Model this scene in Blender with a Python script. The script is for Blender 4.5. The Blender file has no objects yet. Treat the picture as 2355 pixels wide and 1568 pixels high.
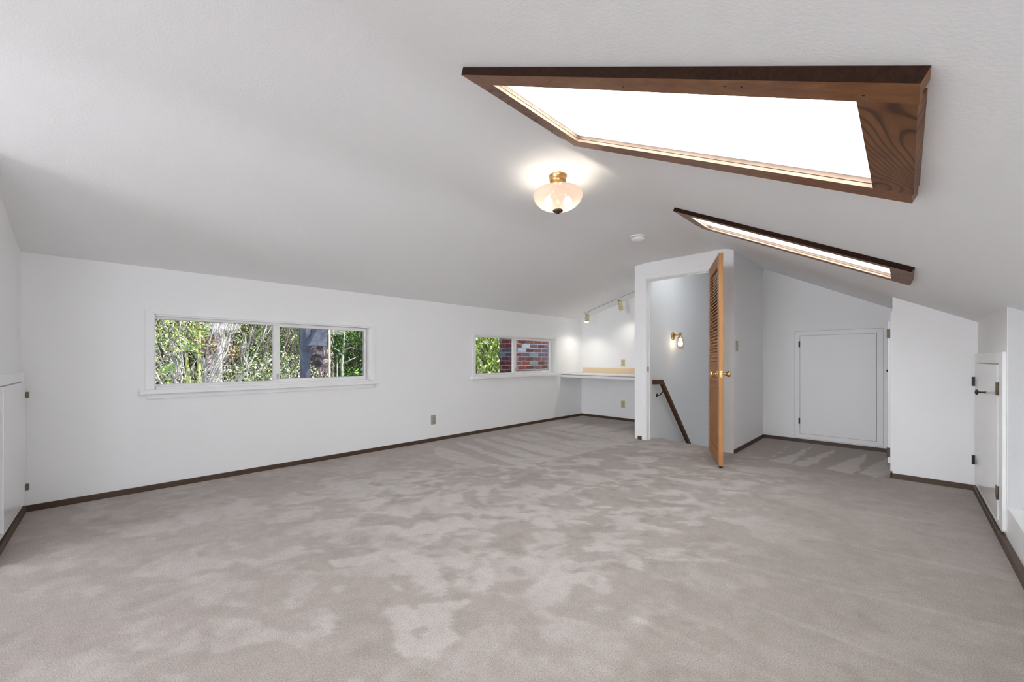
import bpy, bmesh, math, random
import numpy as np
from mathutils import Vector, Matrix

# ------------------------------------------------------------------ camera, sky, sun, daylight, added fill, exposure
sc = bpy.context.scene
sc.view_settings.view_transform = 'Standard'
sc.view_settings.look = 'None'
sc.view_settings.gamma = 1.0
sc.view_settings.use_curve_mapping = False
sc.view_settings.exposure = 0.52
sc.cycles.use_denoising = True
sc.cycles.max_bounces = 14
sc.cycles.diffuse_bounces = 8
sc.cycles.transparent_max_bounces = 16
sc.cycles.sample_clamp_indirect = 6.0
COL = sc.collection
PI = math.pi

cd = bpy.data.cameras.new('camera')
cam = bpy.data.objects.new('camera', cd)
COL.objects.link(cam)
cam.location = (0, 0, 1.02)
cam.rotation_euler = (PI / 2, 0, math.radians(45))
cd.sensor_width = 36.0
cd.lens = 905.0 / 2355.0 * 36.0
cd.shift_y = 42.0 / 2355.0
cd.clip_start = 0.02
sc.camera = cam

w = bpy.data.worlds.new('sky')
sc.world = w
w.use_nodes = True
wn = w.node_tree.nodes
wn['Background'].inputs['Color'].default_value = (0.72, 0.84, 1.0, 1)
wn['Background'].inputs['Strength'].default_value = 6.0

def light(name, kind, loc, energy, color=(1, 1, 1), target=None, **kw):
    d = bpy.data.lights.new(name, kind)
    d.energy = energy
    d.color = color
    for k, v in kw.items():
        setattr(d, k, v)
    o = bpy.data.objects.new(name, d)
    COL.objects.link(o)
    o.location = loc
    if target is not None:
        o.rotation_euler = (Vector(target) - Vector(loc)).to_track_quat('-Z', 'Y').to_euler()
    return o

light('sun', 'SUN', (3, 6, 9), 42.0, (1.0, 0.965, 0.90), target=(3 - 0.24, 6 - 0.60, 9 - 0.76), angle=0.009)
# fill light added at a made-up rear window; daylight from the rooms below by the stairs
light('rear_window_fill', 'AREA', (-1.45, -5.46, 1.18), 112, (0.91, 0.945, 1.0), target=(-1.45, 2, 1.20), shape='RECTANGLE', size=1.9, size_y=1.4)
light('downstairs_daylight', 'AREA', (-1.89, 7.55, -1.75), 5, (0.80, 0.90, 1.0), target=(-1.89, 5.0, 0.2), shape='RECTANGLE', size=0.8, size_y=1.4)
light('stair_fill_light', 'AREA', (-1.70, 5.35, 2.70), 3.6, (0.90, 0.95, 1.0), target=(-1.75, 5.40, 0), shape='DISK', size=0.22)  # added lamp, brightens the upper stairwell wall
light('dormer_fill', 'AREA', (1.17, -1.6, 1.08), 26, (0.91, 0.945, 1.0), target=(-4.0, 0.6, 0.95), shape='RECTANGLE', size=1.7, size_y=1.25)  # fill added through the made-up dormer
# fill light added under the ceiling behind the viewer
light('rear_ceiling_fill', 'AREA', (-1.75, -2.6, 2.185), 8, (0.92, 0.95, 1.0), target=(-1.75, -2.6, 0), shape='DISK', size=0.5)

# ------------------------------------------------------------------ helpers
def rgb(r, g, b):
    f = lambda c: (c / 255 / 12.92) if c / 255 <= 0.04045 else ((c / 255 + 0.055) / 1.055) ** 2.4
    return (f(r), f(g), f(b), 1)

def mat(name, color=(0.8, 0.8, 0.8, 1), rough=0.6, metal=0.0, spec=0.5):
    m = bpy.data.materials.new(name)
    m.use_nodes = True
    b = m.node_tree.nodes['Principled BSDF']
    b.inputs['Base Color'].default_value = color
    b.inputs['Roughness'].default_value = rough
    b.inputs['Metallic'].default_value = metal
    b.inputs['Specular IOR Level'].default_value = spec
    return m

def N(m, t, **kw):
    n = m.node_tree.nodes.new(t)
    for k, v in kw.items():
        if k in n.inputs:
            n.inputs[k].default_value = v
        else:
            setattr(n, k, v)
    return n

def L(m, a, ao, b, bi):
    m.node_tree.links.new(a.outputs[ao], b.inputs[bi])

def bsdf(m):
    return m.node_tree.nodes['Principled BSDF']

def add_bump(m, scale, strength, dist=0.002, detail=3, coord='Object'):
    tc = N(m, 'ShaderNodeTexCoord')
    nz = N(m, 'ShaderNodeTexNoise', Scale=scale, Detail=detail)
    bp = N(m, 'ShaderNodeBump', Strength=strength, Distance=dist)
    L(m, tc, coord, nz, 'Vector')
    L(m, nz, 'Fac', bp, 'Height')
    L(m, bp, 'Normal', bsdf(m), 'Normal')

def ramp(m, stops):
    r = N(m, 'ShaderNodeValToRGB')
    e = r.color_ramp.elements
    while len(e) < len(stops):
        e.new(0.5)
    for i, (p, c) in enumerate(stops):
        e[i].position = p
        e[i].color = c
    return r

class MB:
    """collects boxes, lathes and tubes, then links them as ONE mesh object"""
    def __init__(s):
        s.v, s.f, s.sm, s.mi = [], [], [], []
    def add(s, vs, fs, smooth=False, mi=0):
        o = len(s.v)
        s.v += [tuple(p) for p in vs]
        for f in fs:
            s.f.append(tuple(i + o for i in f))
            s.sm.append(smooth)
            s.mi.append(mi)
        return s
    def box(s, x0, x1, y0, y1, z0, z1, mi=0, fn=None):
        vs = [(x, y, z) for z in (z0, z1) for y in (y0, y1) for x in (x0, x1)]
        if fn:
            vs = [fn(*p) for p in vs]
        return s.add(vs, [(0, 2, 3, 1), (4, 5, 7, 6), (0, 1, 5, 4), (2, 6, 7, 3), (0, 4, 6, 2), (1, 3, 7, 5)], False, mi)
    def prism(s, poly, axis, a, b, mi=0):
        """polygon in the plane across axis ('x': (y,z), 'y': (x,z), 'z': (x,y)), extruded from a to b"""
        def P(p, t):
            return {'x': (t, p[0], p[1]), 'y': (p[0], t, p[1]), 'z': (p[0], p[1], t)}[axis]
        n = len(poly)
        vs = [P(p, a) for p in poly] + [P(p, b) for p in poly]
        fs = [tuple(range(n))[::-1], tuple(range(n, 2 * n))]
        fs += [(i, (i + 1) % n, n + (i + 1) % n, n + i) for i in range(n)]
        return s.add(vs, fs, False, mi)
    def lathe(s, prof, seg=32, M=None, mi=0, smooth=True):
        """profile of (radius, height) turned about z, then moved by the matrix M"""
        M = M or Matrix()
        vs = []
        for r, z in prof:
            for k in range(seg):
                a = 2 * PI * k / seg
                vs.append(M @ Vector((max(r, 1e-5) * math.cos(a), max(r, 1e-5) * math.sin(a), z)))
        fs = []
        for i in range(len(prof) - 1):
            for k in range(seg):
                k2 = (k + 1) % seg
                fs.append((i * seg + k, i * seg + k2, (i + 1) * seg + k2, (i + 1) * seg + k))
        return s.add(vs, fs, smooth, mi)
    def tube(s, pts, rad, seg=8, mi=0):
        pts = [Vector(p) for p in pts]
        rs = rad if isinstance(rad, (list, tuple)) else [rad] * len(pts)
        vs, fs = [], []
        for i, p in enumerate(pts):
            t = (pts[min(i + 1, len(pts) - 1)] - pts[max(i - 1, 0)]).normalized()
            u = t.cross(Vector((0.31, 0.17, 0.93)) if abs(t.z) < 0.9 else Vector((1, 0.1, 0))).normalized()
            q = t.cross(u)
            for k in range(seg):
                a = 2 * PI * k / seg
                vs.append(p + (u * math.cos(a) + q * math.sin(a)) * rs[i])
        for i in range(len(pts) - 1):
            for k in range(seg):
                k2 = (k + 1) % seg
                fs.append((i * seg + k, i * seg + k2, (i + 1) * seg + k2, (i + 1) * seg + k))
        fs += [tuple(range(seg))[::-1], tuple(range((len(pts) - 1) * seg, len(pts) * seg))]
        return s.add(vs, fs, True, mi)
    def build(s, name, mats, parent=None, bevel=0.0, loc=None):
        me = bpy.data.meshes.new(name)
        vs = s.v
        if loc is not None:
            vs = [(p[0] - loc[0], p[1] - loc[1], p[2] - loc[2]) for p in vs]
        me.from_pydata(vs, [], s.f)
        mats = mats if isinstance(mats, (list, tuple)) else [mats]
        for m in mats:
            me.materials.append(m)
        me.polygons.foreach_set('use_smooth', s.sm)
        me.polygons.foreach_set('material_index', s.mi)
        bm = bmesh.new()
        bm.from_mesh(me)
        bmesh.ops.recalc_face_normals(bm, faces=bm.faces)
        bm.to_mesh(me)
        bm.free()
        o = bpy.data.objects.new(name, me)
        COL.objects.link(o)
        if parent is not None:
            o.parent = parent            # loc is then the world place of the parent
        elif loc is not None:
            o.location = loc
        if bevel:
            b = o.modifiers.new('bevel', 'BEVEL')
            b.width = bevel
            b.segments = 2
            b.limit_method = 'ANGLE'
        return o

def tag(o, label, cat, group=None, kind=None):
    o['label'] = label
    o['category'] = cat
    if group:
        o['group'] = group
    if kind:
        o['kind'] = kind
    return o

def empty(name, loc, label, cat, group=None, kind=None, rz=0.0):
    o = bpy.data.objects.new(name, None)
    COL.objects.link(o)
    o.location = loc
    o.rotation_euler = (0, 0, rz)
    o.empty_display_size = 0.1
    return tag(o, label, cat, group, kind)

def struct(o, label, cat):
    return tag(o, label, cat, None, 'structure')

def copy_tree(o, parent=None):
    c = o.copy()
    COL.objects.link(c)
    if parent is not None:
        c.parent = parent
    for ch in list(o.children):
        copy_tree(ch, c)
    return c

# ------------------------------------------------------------------ materials
def paint(name, color, rough, bump, bscale=90.0, dist=0.003):
    m = mat(name, color, rough, 0, 0.35)
    if bump:
        add_bump(m, bscale, bump, dist, 3)
    return m

M_WALL = paint('white_wall_paint', (0.88, 0.88, 0.88, 1), 0.65, 0.08, 140)
M_CEIL = paint('white_ceiling_texture', (0.875, 0.875, 0.88, 1), 0.85, 0.16, 110, 0.004)
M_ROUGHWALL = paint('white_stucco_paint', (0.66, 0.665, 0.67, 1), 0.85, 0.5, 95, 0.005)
M_TRIM = paint('white_trim_gloss', (0.88, 0.88, 0.88, 1), 0.32, 0.0)
M_DOORW = paint('white_door_gloss', (0.87, 0.87, 0.875, 1), 0.2, 0.0)
M_DOORF = paint('white_door_paint', (0.87, 0.87, 0.875, 1), 0.45, 0.0)
M_VINYL = paint('white_window_frame', (0.87, 0.855, 0.84, 1), 0.35, 0.0)
M_BASE = mat('dark_brown_baseboard', rgb(74, 56, 42), 0.5)
M_BRASS = mat('polished_brass', (0.85, 0.62, 0.30, 1), 0.16, 1.0)
M_ABRASS = mat('aged_brass', (0.60, 0.36, 0.15, 1), 0.25, 1.0)
M_BRONZE = mat('dark_bronze', (0.09, 0.065, 0.045, 1), 0.4, 0.8)
M_HINGE = mat('dull_brass_hinge', (0.17, 0.135, 0.09, 1), 0.5, 0.4)
M_DARK = mat('black_metal', (0.025, 0.022, 0.02, 1), 0.4, 0.6)
M_GAP = mat('shadow_gap', (0.34, 0.30, 0.30, 1), 0.9)
M_SEAMSHADE = mat('seam_shade_line', (0.50, 0.50, 0.50, 1), 0.9)  # grey standing in for shadow lines at the access door
M_BEIGE = mat('almond_plastic', rgb(205, 188, 148), 0.4)
M_LAMINATE = mat('almond_laminate', rgb(226, 203, 168), 0.35)
M_GREYPL = mat('grey_beige_plastic', rgb(176, 172, 162), 0.4)
M_SLOT = mat('dark_slots', (0.08, 0.07, 0.06, 1), 0.6)
M_ALU = mat('white_metal_track', (0.72, 0.72, 0.72, 1), 0.35, 0.1)

def wood(name, axis, c0, c1, c2, scale=1.0, rough=0.42, rings=False):
    m = mat(name, c1, rough, 0, 0.2)
    tc = N(m, 'ShaderNodeTexCoord')
    mp = N(m, 'ShaderNodeMapping')
    s = [22 * scale] * 3
    s[axis] = 1.3 * scale
    if rings:
        s = [9 * scale] * 3
        s[axis] = 3.2 * scale
    mp.inputs['Scale'].default_value = s
    nz = N(m, 'ShaderNodeTexNoise', Scale=1.6, Detail=6, Roughness=0.6, Distortion=0.6)
    L(m, tc, 'Object', mp, 'Vector')
    L(m, mp, 'Vector', nz, 'Vector')
    r = ramp(m, [(0.3, c0), (0.52, c1), (0.75, c2)])
    L(m, nz, 'Fac', r, 'Fac')
    out = r
    if rings:
        mul = N(m, 'ShaderNodeMath', operation='MULTIPLY')
        mul.inputs[1].default_value = 34.0
        sn = N(m, 'ShaderNodeMath', operation='SINE')
        nz2 = N(m, 'ShaderNodeTexNoise', Scale=0.42, Detail=1.5, Roughness=0.4, Distortion=0.35)
        L(m, mp, 'Vector', nz2, 'Vector')
        L(m, nz2, 'Fac', mul, 0)
        mul2 = N(m, 'ShaderNodeMath', operation='MULTIPLY')
        mul2.inputs[1].default_value = 6.0
        L(m, mul, 'Value', mul2, 0)
        L(m, mul2, 'Value', sn, 0)
        rr = ramp(m, [(0.0, (1, 1, 1, 1)), (0.78, (0.9, 0.9, 0.9, 1)), (0.97, (0.35, 0.32, 0.3, 1))])
        ad = N(m, 'ShaderNodeMath', operation='MULTIPLY_ADD')
        ad.inputs[1].default_value = 0.5
        ad.inputs[2].default_value = 0.5
        L(m, sn, 'Value', ad, 0)
        L(m, ad, 'Value', rr, 'Fac')
        mx = N(m, 'ShaderNodeMixRGB', blend_type='MULTIPLY')
        mx.inputs['Fac'].default_value = 1.0
        L(m, r, 'Color', mx, 'Color1')
        L(m, rr, 'Color', mx, 'Color2')
        out = mx
    L(m, out, 'Color', bsdf(m), 'Base Color')
    bp = N(m, 'ShaderNodeBump', Strength=0.15, Distance=0.002)
    L(m, nz, 'Fac', bp, 'Height')
    L(m, bp, 'Normal', bsdf(m), 'Normal')
    return m

M_WX = wood('brown_wood_along', 0, (0.15, 0.055, 0.016, 1), (0.205, 0.080, 0.025, 1), (0.27, 0.115, 0.040, 1))
M_WY = wood('brown_wood_across', 1, (0.13, 0.048, 0.015, 1), (0.18, 0.068, 0.022, 1), (0.235, 0.095, 0.034, 1), rings=True)
M_WSHADE = wood('shaded_brown_wood', 1, (0.014, 0.006, 0.003, 1), (0.024, 0.010, 0.005, 1), (0.040, 0.017, 0.008, 1), 3.0, 0.9)  # dark copy of the frame wood, shade put into the colour
M_WLIT = wood('lit_brown_lining', 0, (0.22, 0.145, 0.095, 1), (0.29, 0.195, 0.135, 1), (0.36, 0.25, 0.18, 1))  # paler copy of the frame wood, light from the pane painted in
M_OAK = wood('honey_pine', 2, (0.40, 0.18, 0.062, 1), (0.48, 0.235, 0.090, 1), (0.56, 0.29, 0.12, 1), 1.0, 0.42)
M_OAKH = wood('honey_pine_slats', 0, (0.29, 0.118, 0.034, 1), (0.36, 0.156, 0.048, 1), (0.43, 0.20, 0.068, 1), 1.0, 0.5)
M_RAIL = wood('dark_walnut_rail', 1, (0.055, 0.020, 0.007, 1), (0.085, 0.032, 0.012, 1), (0.12, 0.05, 0.02, 1), 1.0, 0.4)

def glass_mat(name, tint=(1, 1, 1, 1), refl=0.06):
    m = bpy.data.materials.new(name)
    m.use_nodes = True
    nt = m.node_tree
    nt.nodes.clear()
    o = nt.nodes.new('ShaderNodeOutputMaterial')
    mx = nt.nodes.new('ShaderNodeMixShader')
    t = nt.nodes.new('ShaderNodeBsdfTransparent')
    t.inputs['Color'].default_value = tint
    g = nt.nodes.new('ShaderNodeBsdfGlossy')
    g.inputs['Roughness'].default_value = 0.02
    mx.inputs[0].default_value = refl
    nt.links.new(t.outputs[0], mx.inputs[1])
    nt.links.new(g.outputs[0], mx.inputs[2])
    nt.links.new(mx.outputs[0], o.inputs[0])
    return m

def translucent_mat(name, color, diff, clear=0.0):
    """milky sheet: passes light through diffusely, a little of it straight"""
    m = bpy.data.materials.new(name)
    m.use_nodes = True
    nt = m.node_tree
    nt.nodes.clear()
    o = nt.nodes.new('ShaderNodeOutputMaterial')
    tl = nt.nodes.new('ShaderNodeBsdfTranslucent')
    tl.inputs['Color'].default_value = color
    df = nt.nodes.new('ShaderNodeBsdfDiffuse')
    df.inputs['Color'].default_value = color
    mx = nt.nodes.new('ShaderNodeMixShader')
    mx.inputs[0].default_value = diff
    nt.links.new(tl.outputs[0], mx.inputs[1])
    nt.links.new(df.outputs[0], mx.inputs[2])
    last = mx
    if clear:
        tr = nt.nodes.new('ShaderNodeBsdfTransparent')
        m2 = nt.nodes.new('ShaderNodeMixShader')
        m2.inputs[0].default_value = clear
        nt.links.new(mx.outputs[0], m2.inputs[1])
        nt.links.new(tr.outputs[0], m2.inputs[2])
        last = m2
    nt.links.new(last.outputs[0], o.inputs[0])
    return m

def emit_mat(name, color, strength):
    m = bpy.data.materials.new(name)
    m.use_nodes = True
    nt = m.node_tree
    nt.nodes.clear()
    o = nt.nodes.new('ShaderNodeOutputMaterial')
    e = nt.nodes.new('ShaderNodeEmission')
    e.inputs[0].default_value = color
    e.inputs[1].default_value = strength
    nt.links.new(e.outputs[0], o.inputs[0])
    return m

M_GLASS = glass_mat('view_dimming_glass', (0.41, 0.415, 0.42, 1), 0.03)  # tint added to dim the garden view against the room
M_SHADEGLASS = glass_mat('clear_shade_glass', (0.97, 0.93, 0.88, 1), 0.10)
M_MILKY = translucent_mat('milky_acrylic', (0.84, 0.85, 0.86, 1), 0.2)
M_BOWL = translucent_mat('frosted_cream_glass', (0.92, 0.815, 0.735, 1), 0.3, 0.0)
_nt = M_BOWL.node_tree                       # frosted glass: the bulbs show through as soft bright spots
_rf = _nt.nodes.new('ShaderNodeBsdfRefraction')
_rf.inputs['Roughness'].default_value = 0.30
_rf.inputs['IOR'].default_value = 1.08
_mx = _nt.nodes.new('ShaderNodeMixShader')
_mx.inputs[0].default_value = 0.42
_o = [n for n in _nt.nodes if n.type == 'OUTPUT_MATERIAL'][0]
_nt.links.new(_o.inputs[0].links[0].from_socket, _mx.inputs[1])
_nt.links.new(_rf.outputs[0], _mx.inputs[2])
_nt.links.new(_mx.outputs[0], _o.inputs[0])
M_BULB = emit_mat('warm_bulb', (1.0, 0.90, 0.76, 1), 36.0)
M_BULB2 = emit_mat('warm_clear_bulb', (1.0, 0.90, 0.76, 1), 9.0)
M_SPOTLENS = emit_mat('warm_white_lens', (1.0, 0.95, 0.85, 1), 8.0)

def carpet_mat():
    m = mat('beige_carpet', (0.45, 0.39, 0.35, 1), 1.0, 0, 0.0)
    bsdf(m).inputs['Sheen Weight'].default_value = 0.15
    at = N(m, 'ShaderNodeVertexColor', layer_name='pile')
    tc = N(m, 'ShaderNodeTexCoord')
    nz = N(m, 'ShaderNodeTexNoise', Scale=14.0, Detail=6, Roughness=0.7)
    L(m, tc, 'Object', nz, 'Vector')
    a = N(m, 'ShaderNodeMath', operation='MULTIPLY_ADD')
    a.inputs[1].default_value = 0.55
    a.inputs[2].default_value = -0.275
    L(m, nz, 'Fac', a, 0)
    b = N(m, 'ShaderNodeMath', operation='ADD', use_clamp=True)
    L(m, at, 'Color', b, 0)
    L(m, a, 'Value', b, 1)
    r = ramp(m, [(0.0, CARPET[0]), (0.5, CARPET[1]), (1.0, CARPET[2])])
    L(m, b, 'Value', r, 'Fac')
    g = N(m, 'ShaderNodeTexNoise', Scale=230.0, Detail=3, Roughness=0.75)
    L(m, tc, 'Object', g, 'Vector')
    gr = ramp(m, [(0.30, (0.58, 0.58, 0.58, 1)), (0.5, (1, 1, 1, 1)), (0.70, (1.32, 1.32, 1.32, 1))])
    L(m, g, 'Fac', gr, 'Fac')
    mx = N(m, 'ShaderNodeMixRGB', blend_type='MULTIPLY')
    mx.inputs['Fac'].default_value = 1.0
    L(m, r, 'Color', mx, 'Color1')
    L(m, gr, 'Color', mx, 'Color2')
    L(m, mx, 'Color', bsdf(m), 'Base Color')
    bp = N(m, 'ShaderNodeBump', Strength=0.35, Distance=0.006)
    L(m, g, 'Fac', bp, 'Height')
    L(m, bp, 'Normal', bsdf(m), 'Normal')
    return m

LAMP_W = 7.0
CARPET = [(0.27, 0.230, 0.203, 1), (0.39, 0.344, 0.313, 1), (0.56, 0.527, 0.50, 1)]
M_CARPET = carpet_mat()
M_CARPET2 = mat('beige_stair_carpet', (0.44, 0.385, 0.345, 1), 1.0, 0, 0.0)
add_bump(M_CARPET2, 190, 0.35, 0.006, 2)

# ------------------------------------------------------------------ vacuum marks in the carpet pile (floor polygons, metres)
ALC_LIGHT = [[(-0.98,4.81),(-0.98,5.31),(-0.99,5.77),(-0.96,5.33)],[(-0.98,4.62),(-0.87,5.07),(-0.77,5.77),(-0.78,5.18),(-0.81,4.64),(-0.88,4.61)],[(-0.81,4.6),(-0.75,4.87),(-0.71,5.03),(-0.56,5.8),(-0.57,5.43),(-0.61,4.91),(-0.67,4.63)],[(-0.53,4.67),(-0.45,5.0),(-0.4,5.2),(-0.28,5.74),(-0.29,5.27),(-0.3,4.82),(-0.35,4.6),(-0.47,4.65)],[(-0.29,4.72),(-0.23,5.07),(-0.12,5.65),(-0.1,4.85),(-0.17,4.62)]]
ALC_DARK = [[(-1.32,5.45),(-1.31,5.94),(-0.13,5.96),(-0.12,5.65),(-0.29,4.74),(-0.61,4.66),(-0.81,4.61),(-0.99,4.79),(-1.14,4.71)]]
DESK_LIGHT = [[(-3.87,2.6),(-4.0,4.44),(-4.11,5.83),(-3.07,5.84),(-2.4,4.57),(-2.44,3.73),(-2.52,3.2),(-2.6,2.66),(-2.95,2.39),(-3.55,2.39)]]
DESK_DARK = [[(-4.08,2.74),(-3.99,2.94),(-3.64,2.84),(-2.64,2.7),(-2.78,2.6),(-3.09,2.59),(-3.39,2.65),(-3.66,2.65),(-3.87,2.6)],[(-4.07,3.1),(-3.88,3.16),(-3.59,3.12),(-2.75,2.95),(-2.91,2.89),(-3.22,2.88),(-3.57,2.97),(-3.78,2.96)],[(-4.04,3.33),(-3.94,3.43),(-3.56,3.33),(-2.56,3.22),(-2.83,3.13),(-3.18,3.23),(-3.61,3.25)],[(-4.01,3.62),(-3.89,3.7),(-3.62,3.67),(-2.55,3.49),(-2.7,3.46),(-3.11,3.57),(-3.46,3.51)],[(-4.0,3.96),(-3.56,3.89),(-2.57,3.75),(-2.9,3.75),(-3.27,3.85),(-3.62,3.84)],[(-3.87,4.19),(-3.6,4.27),(-2.84,4.13),(-2.93,4.0),(-3.33,4.04)],[(-3.8,4.41),(-3.55,4.51),(-2.49,4.4),(-2.67,4.38),(-3.2,4.38)],[(-4.21,2.83),(-4.17,5.92),(-3.11,5.92),(-3.01,5.72),(-3.77,5.01),(-3.71,4.3),(-3.97,2.67)],[(-3.71,4.67),(-3.79,5.18),(-3.7,5.4)],[(-3.46,4.6),(-3.6,5.25),(-3.49,5.6),(-3.44,4.88)],[(-3.28,4.68),(-3.19,5.71),(-3.31,5.07)],[(-2.97,4.7),(-2.99,5.68),(-2.78,5.28)]]
SW_LIGHT = [[(-2.07,0.76),(-1.97,0.99),(-1.89,0.92),(-1.99,0.75)],[(-1.9,0.99),(-1.89,1.08),(-1.71,1.14),(-1.5,1.07),(-1.42,1.0),(-1.45,0.95),(-1.66,1.0)],[(-1.66,1.35),(-1.48,1.33),(-1.37,1.25),(-1.3,1.13),(-1.35,1.1),(-1.46,1.2),(-1.47,1.3)],[(-1.33,0.72),(-1.45,0.9),(-1.31,1.07),(-1.27,0.96),(-1.24,0.91),(-1.14,0.86),(-1.13,0.75),(-1.21,0.69)],[(-1.51,0.75),(-1.44,0.86),(-1.28,0.72),(-1.39,0.73)],[(-1.63,0.58),(-1.64,0.63),(-1.55,0.6),(-1.5,0.55)]]
SW_DARK = [[(-1.78,0.89),(-1.57,0.97),(-1.51,0.92),(-1.66,0.88)],[(-1.52,0.69),(-1.5,0.73),(-1.25,0.69),(-1.24,0.63),(-1.35,0.55),(-1.37,0.67)],[(-1.29,0.95),(-1.3,1.03),(-1.19,1.03),(-1.14,0.96),(-1.13,0.85)],[(-1.33,0.81),(-1.29,0.84),(-1.26,0.78),(-1.32,0.77)],[(-1.55,0.59),(-1.58,0.65),(-1.51,0.64)]]
LINES = [[(-0.56,2.18),(0.31,2.39)],[(-0.32,2.84),(0.38,2.92)],[(-0.53,1.85),(0.11,1.87)],[(-0.72,1.44),(-0.27,1.48)],[(-0.17,3.52),(0.39,3.66)]]


# ------------------------------------------------------------------ the room shell
XL, XR, YF, YS, YN, YR = -4.16, 0.395, 5.95, 4.71, -0.46, -5.5     # left wall, right wall, far wall, stair wall, near wall, rear wall
ZF, XA, XB = 2.235, -2.42, -1.38                                   # flat strip of the ceiling between two slopes
SLL, SLR = (2.235 - 1.735) / (XA - XL), -0.5225

def zc(x):
    if x <= XA:
        return ZF + SLL * (x - XA)
    if x <= XB:
        return ZF
    return ZF + SLR * (x - XB)

def zc_round(x):
    for xc, s0, s1, h in ((XA, SLL, 0.0, 0.15), (XB, 0.0, SLR, 0.07)):
        if abs(x - xc) < h:
            t = (x - xc + h) / (2 * h)
            return ZF - s0 * h + 2 * h * (s0 * t + (s1 - s0) * t * t / 2)
    return zc(x)

# ---- floor: one carpet with the pile brushed this way and that
def in_poly(px, py, poly):
    ins = np.zeros(px.shape, bool)
    n = len(poly)
    j = n - 1
    for i in range(n):
        xi, yi = poly[i]
        xj, yj = poly[j]
        c = ((yi > py) != (yj > py))
        ins ^= c & (px < (xj - xi) * (py - yi) / ((yj - yi) if yj != yi else 1e-9) + xi)
        j = i
    return ins

def smooth_noise(px, py, scale, seed, ang=0.0, stretch=1.0):
    rs = np.random.RandomState(seed)
    g = rs.rand(256, 256)
    c, s = math.cos(ang), math.sin(ang)
    u = ((px * c + py * s) / stretch) * scale + 100.3
    v = (-px * s + py * c) * scale + 100.7
    iu, iv = np.floor(u).astype(int), np.floor(v).astype(int)
    fu, fv = u - iu, v - iv
    fu = fu * fu * (3 - 2 * fu)
    fv = fv * fv * (3 - 2 * fv)
    G = lambda a, b: g[a % 256, b % 256]
    return (G(iu, iv) * (1 - fu) + G(iu + 1, iv) * fu) * (1 - fv) + (G(iu, iv + 1) * (1 - fu) + G(iu + 1, iv + 1) * fu) * fv

def sstep(a, b, x):
    t = np.clip((x - a) / (b - a), 0, 1)
    return t * t * (3 - 2 * t)

def pile(px, py):
    wx = smooth_noise(px, py, 6.0, 3) - 0.5
    wy = smooth_noise(px, py, 6.0, 4) - 0.5
    hx = smooth_noise(px, py, 38.0, 5) - 0.5
    hy = smooth_noise(px, py, 38.0, 6) - 0.5
    qx, qy = px + wx * 0.10 + hx * 0.022, py + wy * 0.10 + hy * 0.022
    n1 = smooth_noise(qx, qy, 5.0, 11, 0.75, 1.5) * 0.26 + smooth_noise(qx, qy, 10.5, 12, 0.4, 1.6) * 0.34 + smooth_noise(qx, qy, 19.0, 18, 0.9, 1.7) * 0.26 + smooth_noise(qx, qy, 40, 13, 0.8, 1.5) * 0.14
    foot = smooth_noise(qx + 7.7, qy + 2.3, 8.5, 19, 0.5, 1.5)          # single steps and strokes
    n2 = smooth_noise(qx + 3.1, qy - 1.7, 9.0, 15, 1.1, 1.8) * 0.6 + smooth_noise(qx, qy, 20.0, 16) * 0.4
    big = smooth_noise(px, py, 0.9, 21)
    blob = np.maximum(sstep(0.49, 0.59, n1 + 0.12 * (big - 0.5)) * (0.70 + 0.5 * (smooth_noise(qx, qy, 11, 17) - 0.5)), 0.85 * sstep(0.72, 0.80, foot))
    dark = sstep(0.40, 0.34, n2)
    # busiest where people walked, calmer by the walls
    mid = sstep(-3.9, -2.4, px) * sstep(-0.3, -1.1, px) * sstep(0.6, 1.8, py) * sstep(5.0, 4.2, py)
    near = sstep(-0.9, -1.5, px) * sstep(2.4, 1.2, py)
    k = np.clip(0.30 + 0.70 * mid + 0.25 * near, 0, 1)
    val = 0.40 + k * (0.44 * blob - 0.16 * dark) + 0.12 * (big - 0.5)
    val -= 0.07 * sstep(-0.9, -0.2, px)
    jx = px + (smooth_noise(px, py, 9, 31) - 0.5) * 0.035 + (smooth_noise(px, py, 40, 33) - 0.5) * 0.012
    jy = py + (smooth_noise(px, py, 9, 32) - 0.5) * 0.035 + (smooth_noise(px, py, 40, 34) - 0.5) * 0.012
    def put(polys, v, amt):
        nonlocal val
        for p in polys:
            m = in_poly(jx, jy, p).astype(float)
            val = val * (1 - amt * m) + (v + 0.05 * (big - 0.5)) * amt * m
    put(SW_LIGHT, 0.80, 0.7)
    put(SW_DARK, 0.30, 0.7)
    put(DESK_LIGHT, 0.85, 0.6)
    put(DESK_DARK, 0.42, 0.9)
    put(ALC_DARK, 0.30, 0.9)
    put(ALC_LIGHT, 0.85, 0.9)
    for (x0, y0), (x1, y1) in LINES:
        dx, dy = x1 - x0, y1 - y0
        l2 = dx * dx + dy * dy
        t = ((px - x0) * dx + (py - y0) * dy) / l2
        d = np.abs((px - x0) * dy - (py - y0) * dx) / math.sqrt(l2)
        val += 0.16 * np.exp(-(d / 0.012) ** 2) * ((t > -0.2) & (t < 1.1))
    return np.clip(val, 0, 1)

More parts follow.
